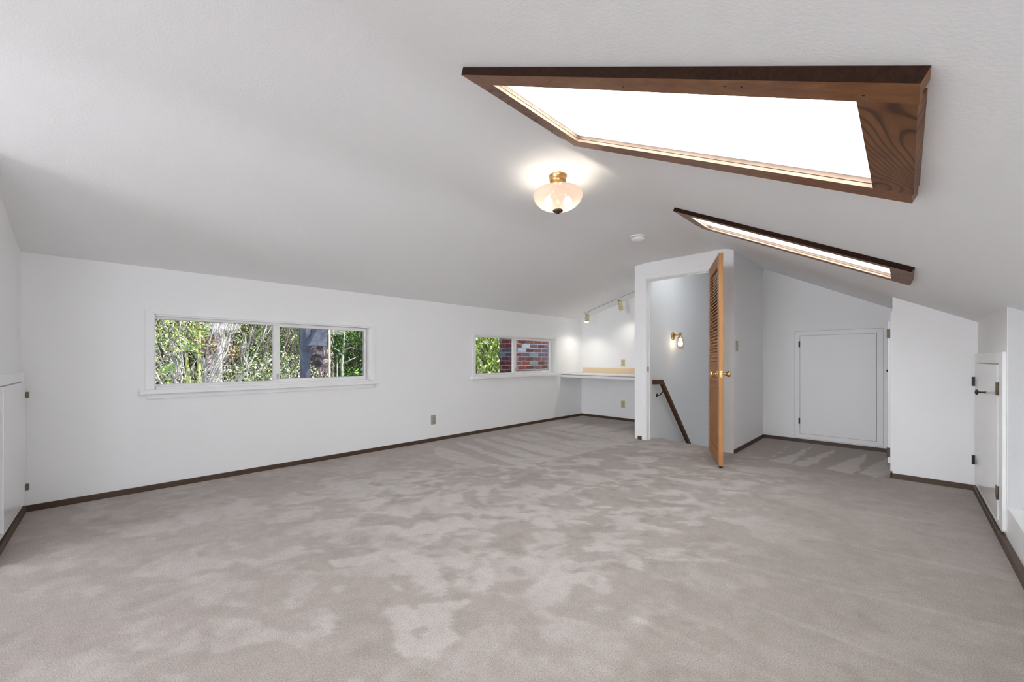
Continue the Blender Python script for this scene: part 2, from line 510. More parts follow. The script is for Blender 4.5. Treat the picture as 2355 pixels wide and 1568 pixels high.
def build_floor():
    st = 0.02
    xs = np.arange(-4.26, 0.5 + st / 2, st)
    ys = np.arange(-5.6, 6.05 + st / 2, st)
    nx, ny = len(xs), len(ys)
    gx, gy = np.meshgrid(xs, ys)
    z = np.zeros_like(gx)
    z += 0.018 * np.exp(-((gx + 2.17) / 0.10) ** 2 - ((gy - 4.88) / 0.09) ** 2)     # the carpet bulges over the top stair
    cx, cy = (gx[:-1, :-1] + st / 2), (gy[:-1, :-1] + st / 2)
    keep = ~((cx > -2.37) & (cx < -1.41) & (cy > 4.885))
    idx = np.arange(nx * ny).reshape(ny, nx)
    quads = np.stack([idx[:-1, :-1], idx[:-1, 1:], idx[1:, 1:], idx[1:, :-1]], -1)[keep]
    # nosing of the carpet at the stair edge
    verts = np.stack([gx.ravel(), gy.ravel(), z.ravel()], -1)
    me = bpy.data.meshes.new('floor')
    me.from_pydata(verts.tolist(), [], quads.tolist())
    val = pile(gx.ravel(), gy.ravel())
    ca = me.color_attributes.new('pile', 'FLOAT_COLOR', 'POINT')
    colr = np.stack([val, val, val, np.ones_like(val)], -1).astype(np.float32)
    ca.data.foreach_set('color', colr.ravel())
    me.materials.append(M_CARPET)
    me.polygons.foreach_set('use_smooth', [True] * len(me.polygons))
    o = bpy.data.objects.new('floor', me)
    COL.objects.link(o)
    struct(o, 'beige cut-pile carpet with brushed light and dark patches', 'floor')

build_floor()
m = MB()
m.box(-2.36, -1.42, 4.86, 4.888, -0.22, -0.005)
for k in range(13):
    m.box(-2.36, -1.42, 4.888 + 0.2 * k, 5.088 + 0.2 * k, -0.2 * (k + 1) - 0.2, -0.2 * (k + 1))
struct(m.build('stairs', M_CARPET2), 'carpeted stairs going down behind the louvered door', 'stairs')

# ---- ceiling with two openings for the skylights
SK = [(-1.20, 0.03, 0.935, 1.645, 0.075), (-1.21, 0.035, 2.915, 3.455, 0.075)]       # frame outline: x0, x1, y0, y1, face width
IN = [(a + 0.10, b - 0.085, c + d, e - 0.09) for a, b, c, e, d in SK]                # clear openings
IN = [(a, b, c, e) for a, b, c, e in IN]
def build_ceiling():
    xs = sorted(set([-4.26] + [XA - 0.15 + 0.03 * i for i in range(11)] + [XB - 0.07 + 0.014 * i for i in range(11)]
                    + [v for q in IN for v in (q[0] - 0.032, q[1] + 0.032)] + [-2.41, -1.37, -0.6, 0.5, 1.35]))
    ys = sorted(set([-5.6, -2.6, -0.6, 4.86, YF + 0.1] + [v for q in IN for v in (q[2] - 0.032, q[3] + 0.032)]))
    def hole(x, y):
        return (-2.41 < x < -1.37 and y > 4.86) or (x > -0.6 and -2.6 < y < -0.6) or any(a - 0.033 < x < b + 0.033 and c - 0.033 < y < e + 0.033 for a, b, c, e in IN)
    m = MB()
    T = 0.04
    for i in range(len(xs) - 1):
        for j in range(len(ys) - 1):
            xm, ym = (xs[i] + xs[i + 1]) / 2, (ys[j] + ys[j + 1]) / 2
            if hole(xm, ym):
                continue
            a, b = zc_round(xs[i]), zc_round(xs[i + 1])
            x0, x1, y0, y1 = xs[i], xs[i + 1], ys[j], ys[j + 1]
            m.add([(x0, y0, a), (x1, y0, b), (x1, y1, b), (x0, y1, a)], [(0, 3, 2, 1)])
            m.add([(x0, y0, a + T), (x1, y0, b + T), (x1, y1, b + T), (x0, y1, a + T)], [(0, 1, 2, 3)])
            for (p, q, yy0, yy1, za, zb) in ((x0, x0, y0, y1, a, a), (x1, x1, y0, y1, b, b)):
                xo = x0 - 0.01 if p == x0 else x1 + 0.01
                if xo < -4.26 or xo > 1.35 or hole(xo, ym):
                    m.add([(p, yy0, za), (p, yy1, za), (p, yy1, za + T), (p, yy0, za + T)], [(0, 1, 2, 3)])
            for yy, d in ((y0, -0.01), (y1, 0.01)):
                yo = yy + d
                if yo < -5.6 or yo > YF + 0.1 or hole(xm, yo):
                    m.add([(x0, yy, a), (x1, yy, b), (x1, yy, b + T), (x0, yy, a + T)], [(0, 1, 2, 3)])
    # higher lid over the stairs
    m.box(-2.5, -1.28, 4.80, 7.75, 2.72, 2.78)
    o = m.build('ceiling', M_CEIL)
    struct(o, 'white textured attic ceiling, flat along the ridge and sloping to both sides', 'ceiling')
build_ceiling()

# ---- walls
W1 = (0.200, 1.950, 0.785, 1.372)
W2 = (3.448, 5.172, 0.785, 1.360)
def wall_grid(name, x0, x1, ys, zs, holes, m_=None):
    m = MB()
    for i in range(len(ys) - 1):
        for j in range(len(zs) - 1):
            ym, zm = (ys[i] + ys[i + 1]) / 2, (zs[j] + zs[j + 1]) / 2
            if any(h[0] < ym < h[1] and h[2] < zm < h[3] for h in holes):
                continue
            m.box(x0, x1, ys[i], ys[i + 1], zs[j], zs[j + 1])
    return m.build(name, m_ or M_WALL)
o = wall_grid('wall_left', XL - 0.12, XL, [-0.6, W1[0], W1[1], W2[0], W2[1], 6.05], sorted({-0.2, 0.785, 1.360, 1.372, 1.80}), [W1, W2])
struct(o, 'long white knee wall on the left with two sliding windows', 'wall')

def top_poly(x0, x1, zb, extra=0.05):
    xs = [x0] + [x for x in (XA - 0.15, XA, XB, XB + 0.07) if x0 < x < x1] + [x1]
    return [(x0, zb)] + [(x1, zb)] + [(x, zc_round(x) + extra) for x in reversed(xs)]

m = MB()
m.prism(top_poly(XL - 0.05, -2.40, -0.05), 'y', YF, YF + 0.1)
struct(m.build('wall_desk', M_WALL), 'white end wall behind the built-in desk', 'wall')
m = MB()
m.prism(top_poly(-1.40, 0.5, -0.05), 'y', YF, YF + 0.1)
struct(m.build('wall_alcove', M_WALL), 'white end wall of the low alcove on the right', 'wall')
DX0, DX1, DZ = -2.312, -1.515, 2.030
m = MB()
p = [(-2.47, -0.05), (DX0, -0.05), (DX0, DZ), (DX1, DZ), (DX1, -0.05), (-1.315, -0.05), (-1.315, zc_round(-1.315) + .05), (XB - 0.07, ZF + .05), (XA, ZF + .04), (-2.47, zc(-2.47) + .05)]
m.prism(p, 'y', YS, YS + 0.1)
struct(m.build('wall_stair', M_WALL), 'white wall around the stair doorway', 'wall')
m = MB()
m.box(-2.47, -2.36, YS + 0.1, 7.7, -2.9, 2.74)
struct(m.build('wall_stairwell_left', M_WALL), 'white stairwell wall carrying the handrail and the sconce', 'wall')
m = MB()
m.prism([(-1.42, -2.9), (-1.315, -2.9), (-1.315, 2.74), (-1.42, 2.74)], 'y', YS + 0.1, 7.7)
struct(m.build('wall_stairwell_right', M_WALL), 'white wall between the stairs and the low alcove', 'wall')
m = MB()
m.box(-2.5, -1.28, 7.65, 7.75, -2.9, 2.74)
m.box(-2.47, -1.315, 4.80, 4.87, ZF + 0.005, 2.74)
m.box(-2.5, -1.28, 4.8, 7.75, -3.0, -2.9)
m.box(-2.5, -1.28, 4.81, 4.86, -2.9, -0.03)
struct(m.build('wall_stairwell_end', M_WALL), 'white wall closing the stairwell', 'wall')
CX = -0.080
m = MB()
m.prism(top_poly(CX, 0.5, -0.05), 'y', YS, YS + 0.1)
m.prism([(YS + 0.1, -0.05), (YF, -0.05), (YF, zc(CX) + 0.04), (YS + 0.1, zc(CX) + 0.04)], 'x', CX, CX + 0.1)
struct(m.build('wall_closet', M_WALL), 'white closet wall at the right end of the room', 'wall')
NY = 3.45
m = MB()
m.box(XR, XR + 0.1, NY, YS + 0.1, -0.05, zc(XR) + 0.03)
struct(m.build('wall_right', M_WALL), 'low white knee wall on the right with a small closet door', 'wall')
m = MB()
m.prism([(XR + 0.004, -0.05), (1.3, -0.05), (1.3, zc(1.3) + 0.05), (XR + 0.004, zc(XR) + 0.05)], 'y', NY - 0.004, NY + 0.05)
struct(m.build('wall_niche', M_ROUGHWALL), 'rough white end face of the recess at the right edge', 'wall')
m = MB()
m.box(1.2, 1.3, -5.6, -2.6, 0.1, 1.0)
m.box(1.2, 1.3, -0.6, NY, 0.1, 1.0)
struct(m.build('wall_niche_back', M_WALL), 'low white wall at the back of the recess', 'wall')
m = MB()
m.box(XR, 1.25, -5.5, NY, -0.05, 0.205)
struct(m.build('trim_ledge', M_TRIM, bevel=0.004), 'white ledge along the floor at the right edge', 'ledge')
m = MB()
m.prism(top_poly(XL - 0.1, -3.12, -0.05), 'y', YN - 0.1, YN)
m.prism([(YR - 0.1, -0.05), (YN - 0.1, -0.05), (YN - 0.1, zc_round(-3.12) + 0.03), (YR - 0.1, zc_round(-3.12) + 0.03)], 'x', -3.22, -3.12)
struct(m.build('wall_near', M_WALL), 'white wall at the left edge with a small glossy closet door', 'wall')
# made-up dormer and window for fill light, on the right behind the viewer
DM = (-2.45, -0.75, 0.42, 1.72)
m = MB()
zl = zc(-0.6)
for y_ in (-2.65, -0.6):
    m.prism([(-0.6, zl), (1.3, zc(1.3)), (1.3, zl + 0.05), (-0.6, zl + 0.05)], 'y', y_, y_ + 0.05)
m.box(-0.62, 1.3, -2.65, -0.55, zl, zl + 0.06)
for y0_, y1_, z0_, z1_ in ((-2.6, DM[0], 0.1, zl), (DM[1], -0.6, 0.1, zl), (DM[0], DM[1], 0.1, DM[2]), (DM[0], DM[1], DM[3], zl)):
    m.box(1.2, 1.3, y0_, y1_, z0_, z1_)
struct(m.build('wall_added_dormer', M_WALL), 'white walls of the dormer added for fill light to the right behind the viewer', 'wall')
root = empty('window_6', (1.25, -1.6, DM[2]), 'wide white dormer window added for fill light to the right behind the viewer', 'window', kind='structure')
m = MB()
for y0_, y1_, z0_, z1_ in ((DM[0], DM[1], DM[2], DM[2] + 0.04), (DM[0], DM[1], DM[3] - 0.04, DM[3]), (DM[0], DM[0] + 0.04, DM[2], DM[3]), (DM[1] - 0.04, DM[1], DM[2], DM[3]), (-1.62, -1.58, DM[2], DM[3])):
    m.box(1.23, 1.27, y0_, y1_, z0_, z1_)
m.build('window_frame', M_VINYL, root, loc=root.location)
m = MB()
m.box(1.248, 1.252, DM[0] + 0.04, DM[1] - 0.04, DM[2] + 0.04, DM[3] - 0.04)
m.build('pane', M_GLASS, root, loc=root.location)
RW = (-2.42, -0.48, 0.45, 1.70)  # opening added for the rear fill light
m = MB()
m.prism([(-3.2, -0.05), (1.3, -0.05), (1.3, zc(1.3) + .04), (RW[1], zc(RW[1]) + .04), (RW[1], RW[2]), (RW[0], RW[2]), (RW[0], RW[3]), (RW[1], RW[3]), (RW[1], zc(RW[1]) + 0.04),
         (XB, ZF + .04), (XA, ZF + 0.04), (-3.2, zc(-3.2) + 0.04)], 'y', YR - 0.1, YR)
struct(m.build('wall_rear', M_WALL), 'white end wall behind the viewer with an added window', 'wall')

# ---- brown baseboards
BH, BT = 0.042, 0.013
def baseboard(name, segs, label):
    m = MB()
    for x0, x1, y0, y1 in segs:
        m.box(x0, x1, y0, y1, -0.01, BH)
    struct(m.build(name, M_BASE, bevel=0.003), label, 'baseboard')
baseboard('baseboard_left', [(XL, XL + BT, YN, YF)], 'thin dark brown baseboard under the two windows')
baseboard('baseboard_desk', [(XL, -2.47, YF - BT, YF)], 'thin dark brown baseboard under the desk')
baseboard('baseboard_alcove', [(-1.315, CX, YF - BT, YF), (-1.315, -1.315 + BT, YS - 0.004, YF)], 'thin dark brown baseboard in the low alcove')
baseboard('baseboard_closet', [(CX - 0.012, XR, YS - BT, YS), (CX - BT, CX, YS - BT, YS + 0.06)], 'thin dark brown baseboard below the closet wall')
baseboard('baseboard_right', [(XR - BT - 0.012, XR, -5.5, YS)], 'thin dark brown baseboard along the right wall and ledge')
baseboard('baseboard_near', [(XL, -3.12, YN, YN + BT + 0.012)], 'thin dark brown baseboard at the left edge')
baseboard('baseboard_stair', [(-2.418, -2.372, YS - 0.03, YS)], 'short brown baseboard end beside the stair doorway')

# ------------------------------------------------------------------ windows
def slide_window(name, hole, yl, mul, sash_r, label):
    """yl: left glass edge; mul: (start, end) of the meeting stile; sash_r: right glass edge"""
    y0, y1, z0, z1 = hole
    root = empty(name, (XL, (y0 + y1) / 2, z0), label, 'window', kind='structure')
    def P(mb, nm, mt, bevel=0.0):
        return mb.build(nm, mt, root, bevel, loc=root.location)
    c = 0.056
    f = XL + 0.014
    m = MB()
    m.prism([(y0 - c, z0), (y0, z0), (y0, z1), (y0 - c, z1 + 0.036)], 'x', XL, f)
    P(m, 'casing_board', M_TRIM, 0.002)
    m = MB()
    m.prism([(y1 + c, z0), (y1, z0), (y1, z1), (y1 + c, z1 + 0.036)], 'x', XL, f)
    P(m, 'casing_board', M_TRIM, 0.002)
    m = MB()
    m.prism([(y0 - c, z1 + 0.036), (y0, z1), (y1, z1), (y1 + c, z1 + 0.036)], 'x', XL, f)
    P(m, 'casing_board', M_TRIM, 0.002)
    m = MB()
    m.box(XL - 0.05, XL + 0.045, y0 - c - 0.03, y1 + c + 0.03, z0 - 0.036, z0)
    P(m, 'sill', M_TRIM, 0.003)
    m = MB()
    m.prism([(y0 - c + 0.012, z0 - 0.075), (y1 + c - 0.012, z0 - 0.075), (y1 + c, z0 - 0.036), (y0 - c, z0 - 0.036)], 'x', XL, XL + 0.014)
    P(m, 'apron', M_TRIM, 0.002)
    # lining of the opening and outer frame
    xo, xi = XL - 0.105, XL - 0.045
    m = MB()
    for a, b, cc, d in ((y0, y1, z1 - 0.012, z1), (y0, y1, z0, z0 + 0.016), (y0, y0 + 0.006, z0, z1), (y1 - 0.008, y1, z0, z1)):
        m.box(XL - 0.11, XL + 0.004, a, b, cc, d)
    P(m, 'lining', M_TRIM)
    m = MB()
    m.box(xo, xi + 0.012, y0 + 0.006, mul[1], z1 - 0.032, z1 - 0.012)
    m.box(xo, xi + 0.012, y0 + 0.006, mul[1], z0 + 0.016, z0 + 0.034)
    m.box(xo, xi, y0, yl, z0 + 0.016, z1 - 0.012)
    m.box(xo, xi - 0.03, y1 - 0.034, y1, z0 + 0.016, z1 - 0.012)
    P(m, 'fixed_frame', M_VINYL, 0.002)
    xs0, xs1 = XL - 0.075, XL - 0.035
    m = MB()
    m.box(xs0, xs1, mul[0], mul[1] + 0.003, z0 + 0.018, z1 - 0.012)
    m.box(xs0, xs1, sash_r, y1 - 0.03, z0 + 0.018, z1 - 0.016)
    m.box(xs0, xs1, mul[1], sash_r, z1 - 0.046, z1 - 0.014)
    m.box(xs0, xs1, mul[1], sash_r, z0 + 0.018, z0 + 0.050)
    P(m, 'sliding_sash', M_VINYL, 0.002)
    m = MB()
    m.box(XL - 0.095, XL - 0.09, yl - 0.002, mul[1], z0 + 0.034, z1 - 0.032)
    P(m, 'pane', M_GLASS)
    m = MB()
    m.box(XL - 0.057, XL - 0.052, mul[1], sash_r, z0 + 0.05, z1 - 0.046)
    P(m, 'pane', M_GLASS)
    m = MB()
    m.box(xs1, xs1 + 0.012, mul[1] - 0.022, mul[1] - 0.010, z0 + 0.05, z0 + 0.10)
    P(m, 'latch', M_GREYPL, 0.002)
    return root

slide_window('window_1', W1, 0.207, (1.03, 1.078), 1.905, 'long white sliding window on the left wall looking into bare branches')
slide_window('window_2', W2, 3.455, (4.225, 4.285), 5.075, 'smaller white sliding window beside the desk showing a brick chimney')

root = empty('window_5', ((RW[0] + RW[1]) / 2, YR, RW[2]), 'tall white window added for fill light in the wall behind the viewer', 'window', kind='structure')
m = MB()
for x0, x1, z0, z1 in ((RW[0], RW[1], RW[2], RW[2] + 0.05), (RW[0], RW[1], RW[3] - 0.05, RW[3]), (RW[0], RW[0] + 0.05, RW[2], RW[3]), (RW[1] - 0.05, RW[1], RW[2], RW[3]), (-1.47, -1.43, RW[2], RW[3])):
    m.box(x0, x1, YR - 0.09, YR - 0.04, z0, z1)
m.build('window_frame', M_VINYL, root, loc=root.location)
m = MB()
m.box(RW[0] + 0.05, RW[1] - 0.05, YR - 0.07, YR - 0.065, RW[2] + 0.05, RW[3] - 0.05)
m.build('pane', M_GLASS, root, loc=root.location)

# ---- skylights: boxed brown frames hanging a little below the slope
AL = math.atan(-SLR)
NRM = Vector((math.sin(AL), 0, math.cos(AL)))
def slope_pt(x, y, off):
    return Vector((x, y, zc(XB) + SLR * (x - XB))) + NRM * off

def skylight(name, q, inn, label):
    x0, x1, y0, y1, fw = q
    a, b, c, e = inn
    root = empty(name, slope_pt((x0 + x1) / 2, (y0 + y1) / 2, 0), label, 'skylight', kind='structure')
    def P(mb, nm, mt, bevel=0.0):
        return mb.build(nm, mt, root, bevel, loc=root.location)
    D = -0.027
    rs = random.Random(name)
    def board(xa, xb, ya, yb, nm, mt, seams=()):
        """a trim board; its near outer face has shade in the colour"""
        m = MB()
        m.box(xa, xb, ya, yb, D, D + 0.010, 0, slope_pt)
        k = 0.028
        m.box(xa + (k if xa == b else 0), xb - (k if xb == a else 0), ya + (k if ya == e else 0), yb - (k if yb == c else 0), D + 0.010, -0.0005, 0, slope_pt)
        # material 1: painted shade on the near outer edge
        ob = P(m, nm, [mt, M_WSHADE, M_WLIT])
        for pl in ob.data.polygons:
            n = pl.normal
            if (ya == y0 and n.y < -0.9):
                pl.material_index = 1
            elif (ya == e and n.y < -0.9) or (yb == c and n.y > 0.9) or (xb == a and n.x > 0.8) or (xa == b and n.x < -0.8):
                pl.material_index = 2          # edges towards the glass carry painted light from the pane
        return ob
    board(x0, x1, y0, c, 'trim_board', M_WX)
    board(x0 + 0.02, x1 - 0.004, e, y1, 'trim_board', M_WX)
    board(b, x1 - 0.002, c, e, 'trim_board', M_WY)
    board(x0 + 0.004, a, c, e, 'trim_board', M_WY)
    t = 0.02
    s = 0.006
    m = MB()
    g0, g1 = D + 0.0125, 0.035
    m.box(a - s - t, b + s + t, c - s - t, c - s, g0, g1, 0, slope_pt)
    m.box(a - s - t, b + s + t, e + s, e + s + t, g0, g1, 0, slope_pt)
    m.box(a - s - t, a - s, c - s, e + s, g0, g1, 0, slope_pt)
    m.box(b + s, b + s + t, c - s, e + s, g0, g1, 0, slope_pt)
    P(m, 'lining', M_WLIT)
    m = MB()
    gd0, gd1, gs = D + 0.0095, D + 0.0130, 0.003  # dark strips painted in as the shade of the gap
    m.box(a - s - t, b + s + t, e + gs, e + s + t, gd0, gd1, 0, slope_pt)
    m.box(a - s - t, b + s + t, c - s - t, c - gs, gd0, gd1, 0, slope_pt)
    m.box(a - s - t, a - gs, c - s, e + s, gd0, gd1, 0, slope_pt)
    m.box(b + gs, b + s + t, c - s, e + s, gd0, gd1, 0, slope_pt)
    P(m, 'groove_shade', M_WSHADE)
    m = MB()
    m.box(a - s, b + s, c - s, e + s, 0.0, 0.004, 0, slope_pt)
    P(m, 'pane', M_MILKY)
    m = MB()
    for k in range(9):
        px = rs.uniform(x0 + 0.05, x1 - 0.05)
        py = rs.choice([y0 + 0.03, y0 + 0.05, y1 - 0.04])
        m.lathe([(0.0, D - 0.0008), (0.003, D - 0.0008), (0.003, D + 0.001)], 8,
                Matrix.Translation(slope_pt(px, py, 0)) @ Matrix.Rotation(AL, 4, 'Y'))
    P(m, 'nail_head', M_DARK)
    return root

skylight('window_3', SK[0], IN[0], 'large skylight with a brown wooden frame, nearest in the right ceiling slope')
skylight('window_4', SK[1], IN[1], 'farther skylight with a brown wooden frame above the low alcove')

# ------------------------------------------------------------------ doors
# casing around the stair doorway
m = MB()
cy0, cy1 = YS - 0.014, YS
m.prism([(DX0 - 0.056, 0.0), (DX0 + 0.004, 0.0), (DX0 + 0.004, DZ - 0.004), (DX0 - 0.056, DZ + 0.056)], 'y', cy0, cy1)
m.prism([(DX0 - 0.056, DZ + 0.056), (DX0 + 0.004, DZ - 0.004), (DX1 - 0.004, DZ - 0.004), (DX1 + 0.056, DZ + 0.056)], 'y', cy0, cy1)
m.prism([(DX1 + 0.056, 0.0), (DX1 - 0.004, 0.0), (DX1 - 0.004, DZ - 0.004), (DX1 + 0.056, DZ + 0.056)], 'y', cy0, cy1)
struct(m.build('trim_1', M_TRIM, bevel=0.003), 'white casing around the stair doorway', 'door casing')
root = empty('trim_2', (DX0, YS + 0.05, 1.0), 'white jamb lining of the stair doorway', 'door jamb', kind='structure')
m = MB()
m.box(DX0 - 0.001, DX0 + 0.012, YS - 0.002, YS + 0.112, 0, DZ)
m.box(DX1 - 0.012, DX1 + 0.001, YS - 0.002, YS + 0.112, 0, DZ)
m.box(DX0, DX1, YS - 0.002, YS + 0.112, DZ - 0.012, DZ + 0.001)
m.box(DX0 + 0.012, DX0 + 0.024, YS + 0.040, YS + 0.075, 0, DZ - 0.012)
m.box(DX1 - 0.024, DX1 - 0.012, YS + 0.040, YS + 0.075, 0, DZ - 0.012)
m.box(DX0 + 0.012, DX1 - 0.012, YS + 0.040, YS + 0.075, DZ - 0.024, DZ - 0.012)
m.build('jamb', M_TRIM, root, 0.002, loc=root.location)
m = MB()
m.box(DX0 + 0.010, DX0 + 0.015, YS + 0.004, YS + 0.034, 0.865, 0.925)
m.build('strike_plate', M_HINGE, root, 0.002, loc=root.location)

# the louvered leaf, standing open into the room
DW, DH, DT = 0.765, 1.99, 0.036
door = empty('door_1', (-1.520, 4.665, 0.022), 'honey pine louvered door standing open at the top of the stairs', 'door', kind='structure', rz=math.radians(-65))
ST = 0.098
m = MB()
for u0 in (0.0, DW - ST):
    m = MB()
    m.box(u0, u0 + ST, -DT, 0, 0, DH)
    m.build('stile', M_OAK, door, 0.003)
for z0, z1 in ((0, 0.125), (0.825, 0.965), (DH - 0.115, DH)):
    m = MB()
    m.box(ST, DW - ST, -DT, 0, z0, z1)
    m.build('rail', M_OAKH, door, 0.003)
for z0, z1 in ((0.125, 0.825), (0.965, DH - 0.115)):
    m = MB()
    n = int(round((z1 - z0) / 0.0315))
    ph = (z1 - z0) / n
    for k in range(n):
        zc_ = z0 + (k + 0.5) * ph
        hh, hd, th = 0.0270, 0.0150, 0.0035
        vs = []
        m.prism([(-DT / 2 - hd, zc_ - hh - th), (-DT / 2 - hd, zc_ - hh + th), (-DT / 2 + hd, zc_ + hh + th), (-DT / 2 + hd, zc_ + hh - th)][::-1], 'x', ST - 0.002, DW - ST + 0.002)
    m.box(ST, ST + 0.012, -DT + 0.002, -0.002, z0, z1)
    m.box(DW - ST - 0.012, DW - ST, -DT + 0.002, -0.002, z0, z1)
    m.build('louver_panel', M_OAKH, door)
KZ = 0.858
for sgn, y in ((1, 0.0), (-1, -DT)):
    m = MB()
    R = Matrix.Translation((DW - 0.062, y, KZ)) @ Matrix.Rotation(-sgn * PI / 2, 4, 'X')
    m.lathe([(0.0, 0.0), (0.033, 0.0), (0.033, 0.004), (0.026, 0.010), (0.014, 0.013), (0.011, 0.018), (0.011, 0.030), (0.016, 0.036), (0.024, 0.044), (0.029, 0.054), (0.028, 0.064), (0.021, 0.069), (0.010, 0.070), (0.0, 0.069)], 28, R)
    m.build('door_knob', M_BRASS, door)
m = MB()
m.box(DW - 0.001, DW + 0.0015, -DT + 0.006, -0.006, KZ - 0.03, KZ + 0.03)
m.box(DW, DW + 0.009, -DT + 0.012, -0.012, KZ - 0.010, KZ + 0.010)
m.build('latch_plate', M_BRASS, door, 0.001)
m = MB()
m.box(DW - 0.05, DW - 0.01, -DT + 0.004, -0.004, -0.012, 0.0)
m.build('door_glide', M_DARK, door)
for z in (0.2, 1.0, 1.78):
    m = MB()
    m.lathe([(0.0, -0.045), (0.006, -0.045), (0.006, 0.045), (0.0, 0.045)], 10, Matrix.Translation((-0.006, -0.002, z)))
    m.box(-0.003, 0.0005, -DT + 0.004, -0.002, z - 0.042, z + 0.042)
    m.build('hinge', M_HINGE, door)

def hinge_box(m, x0, x1, y0, y1, z0, z1):
    m.box(x0, x1, y0, y1, z0, z1)

# flat access door in the end wall of the alcove
d2 = empty('door_2', (-0.575, YF, 0.7), 'flat white access door in the end wall of the low alcove', 'door', kind='structure')
def casing_xz(x0, x1, z0, z1, wd, ya, yb):
    m = MB()
    m.prism([(x0, z0), (x0 + wd, z0 + wd), (x0 + wd, z1 - wd), (x0, z1)], 'y', ya, yb)
    m.prism([(x1, z0), (x1 - wd, z0 + wd), (x1 - wd, z1 - wd), (x1, z1)], 'y', ya, yb)
    m.prism([(x0, z1), (x0 + wd, z1 - wd), (x1 - wd, z1 - wd), (x1, z1)], 'y', ya, yb)
    m.prism([(x0, z0), (x0 + wd, z0 + wd), (x1 - wd, z0 + wd), (x1, z0)], 'y', ya, yb)
    return m
ax0, ax1, az0, az1 = -0.973, -0.172, 0.056, 1.362
casing_xz(ax0, ax1, az0, az1, 0.052, YF - 0.014, YF).build('casing', M_DOORF, d2, 0.002, loc=d2.location)
m = MB()
m.box(ax0 + 0.056, ax1 - 0.056, YF - 0.021, YF, az0 + 0.055, az1 - 0.055)
m.build('panel', M_DOORF, d2, 0.003, loc=d2.location)
def seam_shade(m, x0, x1, z0, z1, t, ya, yb):
    m.box(x0 - t, x0, ya, yb, z0 - t, z1 + t)
    m.box(x1, x1 + t, ya, yb, z0 - t, z1 + t)
    m.box(x0, x1, ya, yb, z1, z1 + t)
    m.box(x0, x1, ya, yb, z0 - t, z0)
m = MB()
seam_shade(m, ax0 + 0.055, ax1 - 0.055, az0 + 0.055, az1 - 0.055, 0.004, YF - 0.0145, YF)
seam_shade(m, ax0, ax1, az0, az1, 0.004, YF - 0.001, YF)  # strip painted as the shadow line around the casing
m.build('seam_shade', M_SEAMSHADE, d2, loc=d2.location)
for z in (0.262, 1.205):
    m = MB()
    m.box(ax0 + 0.040, ax0 + 0.054, YF - 0.027, YF - 0.009, z - 0.036, z + 0.036)
    m.build('hinge', M_DARK, d2, 0.002, loc=d2.location)

# closet door on the side of the closet, seen edge on
d3 = empty('door_3', (CX, 5.3, 0.7), 'white closet door seen edge on at the corner of the low alcove', 'door', kind='structure')
m = MB()
m.box(CX - 0.014, CX, 4.745, 4.80, 0.05, 1.425)
m.box(CX - 0.014, CX, 5.75, 5.80, 0.05, 1.425)
m.box(CX - 0.014, CX, 4.80, 5.75, 1.37, 1.425)
m.build('casing', M_TRIM, d3, 0.002, loc=d3.location)
m = MB()
m.box(CX - 0.030, CX - 0.002, 4.805, 5.745, 0.105, 1.355)
m.build('panel', M_DOORW, d3, 0.002, loc=d3.location)
for z in (0.20, 1.245):
    m = MB()
    m.box(CX - 0.037, CX - 0.013, 4.795, 4.815, z - 0.04, z + 0.04)
    m.build('hinge', M_BRONZE, d3, 0.002, loc=d3.location)
m = MB()
m.lathe([(0, 0), (0.007, 0), (0.006, 0.015), (0.013, 0.022), (0.012, 0.030), (0, 0.032)], 16, Matrix.Translation((CX - 0.029, 5.66, 0.90)) @ Matrix.Rotation(-PI / 2, 4, 'Y'))
m.build('door_knob', M_DARK, d3, loc=d3.location)

# small glossy door in the right knee wall
d4 = empty('door_4', (XR, 4.0, 0.6), 'small glossy white closet door with a dark knob in the right knee wall', 'door', kind='structure')
y0, y1 = 3.465, 4.70
fx = XR - 0.016
m = MB()
m.prism([(y0, 0.070), (y0 + 0.02, 0.055), (y0 + 0.115, 0.055), (y0 + 0.115, 0.995), (y0, 1.062)], 'x', fx, XR)
m.prism([(y0, 1.062), (y0 + 0.115, 0.995), (y1 - 0.06, 0.995), (y1, 1.062)], 'x', fx, XR)
m.prism([(y1 - 0.06, 0.06), (y1, 0.06), (y1, 1.062), (y1 - 0.06, 0.995)], 'x', fx, XR)
m.prism([(y0 + 0.115, 0.055), (y1 - 0.06, 0.055), (y1 - 0.06, 0.090), (y0 + 0.115, 0.090)], 'x', fx, XR)
m.build('casing', M_TRIM, d4, 0.003, loc=d4.location)
m = MB()
m.box(fx - 0.004, XR, y0 + 0.125, y1 - 0.062, 0.092, 0.990)
m.build('panel', M_DOORW, d4, 0.003, loc=d4.location)
m = MB()
m.box(fx + 0.001, XR, y0 + 0.113, y0 + 0.1245, 0.092, 0.990)
m.build('edge_gap', M_SLOT, d4, loc=d4.location)
for z in (0.250, 0.850):
    m = MB()
    m.box(fx - 0.0070, fx - 0.003, y0 + 0.124, y0 + 0.172, z - 0.036, z + 0.036)
    m.lathe([(0, -0.038), (0.005, -0.038), (0.005, 0.038), (0, 0.038)], 10, Matrix.Translation((fx - 0.005, y0 + 0.119, z)))
    m.build('hinge', M_HINGE, d4, loc=d4.location)
    m = MB()
    m.box(fx - 0.020, fx - 0.003, y1 - 0.075, y1 - 0.060, z - 0.035, z + 0.035)
    m.build('catch', M_DARK, d4, 0.002, loc=d4.location)
m = MB()
m.lathe([(0, 0), (0.008, 0), (0.006, 0.008), (0.006, 0.030), (0.019, 0.036), (0.015, 0.044), (0.0, 0.048)], 20, Matrix.Translation((fx - 0.004, 4.06, 0.800)) @ Matrix.Rotation(-PI / 2, 4, 'Y'))
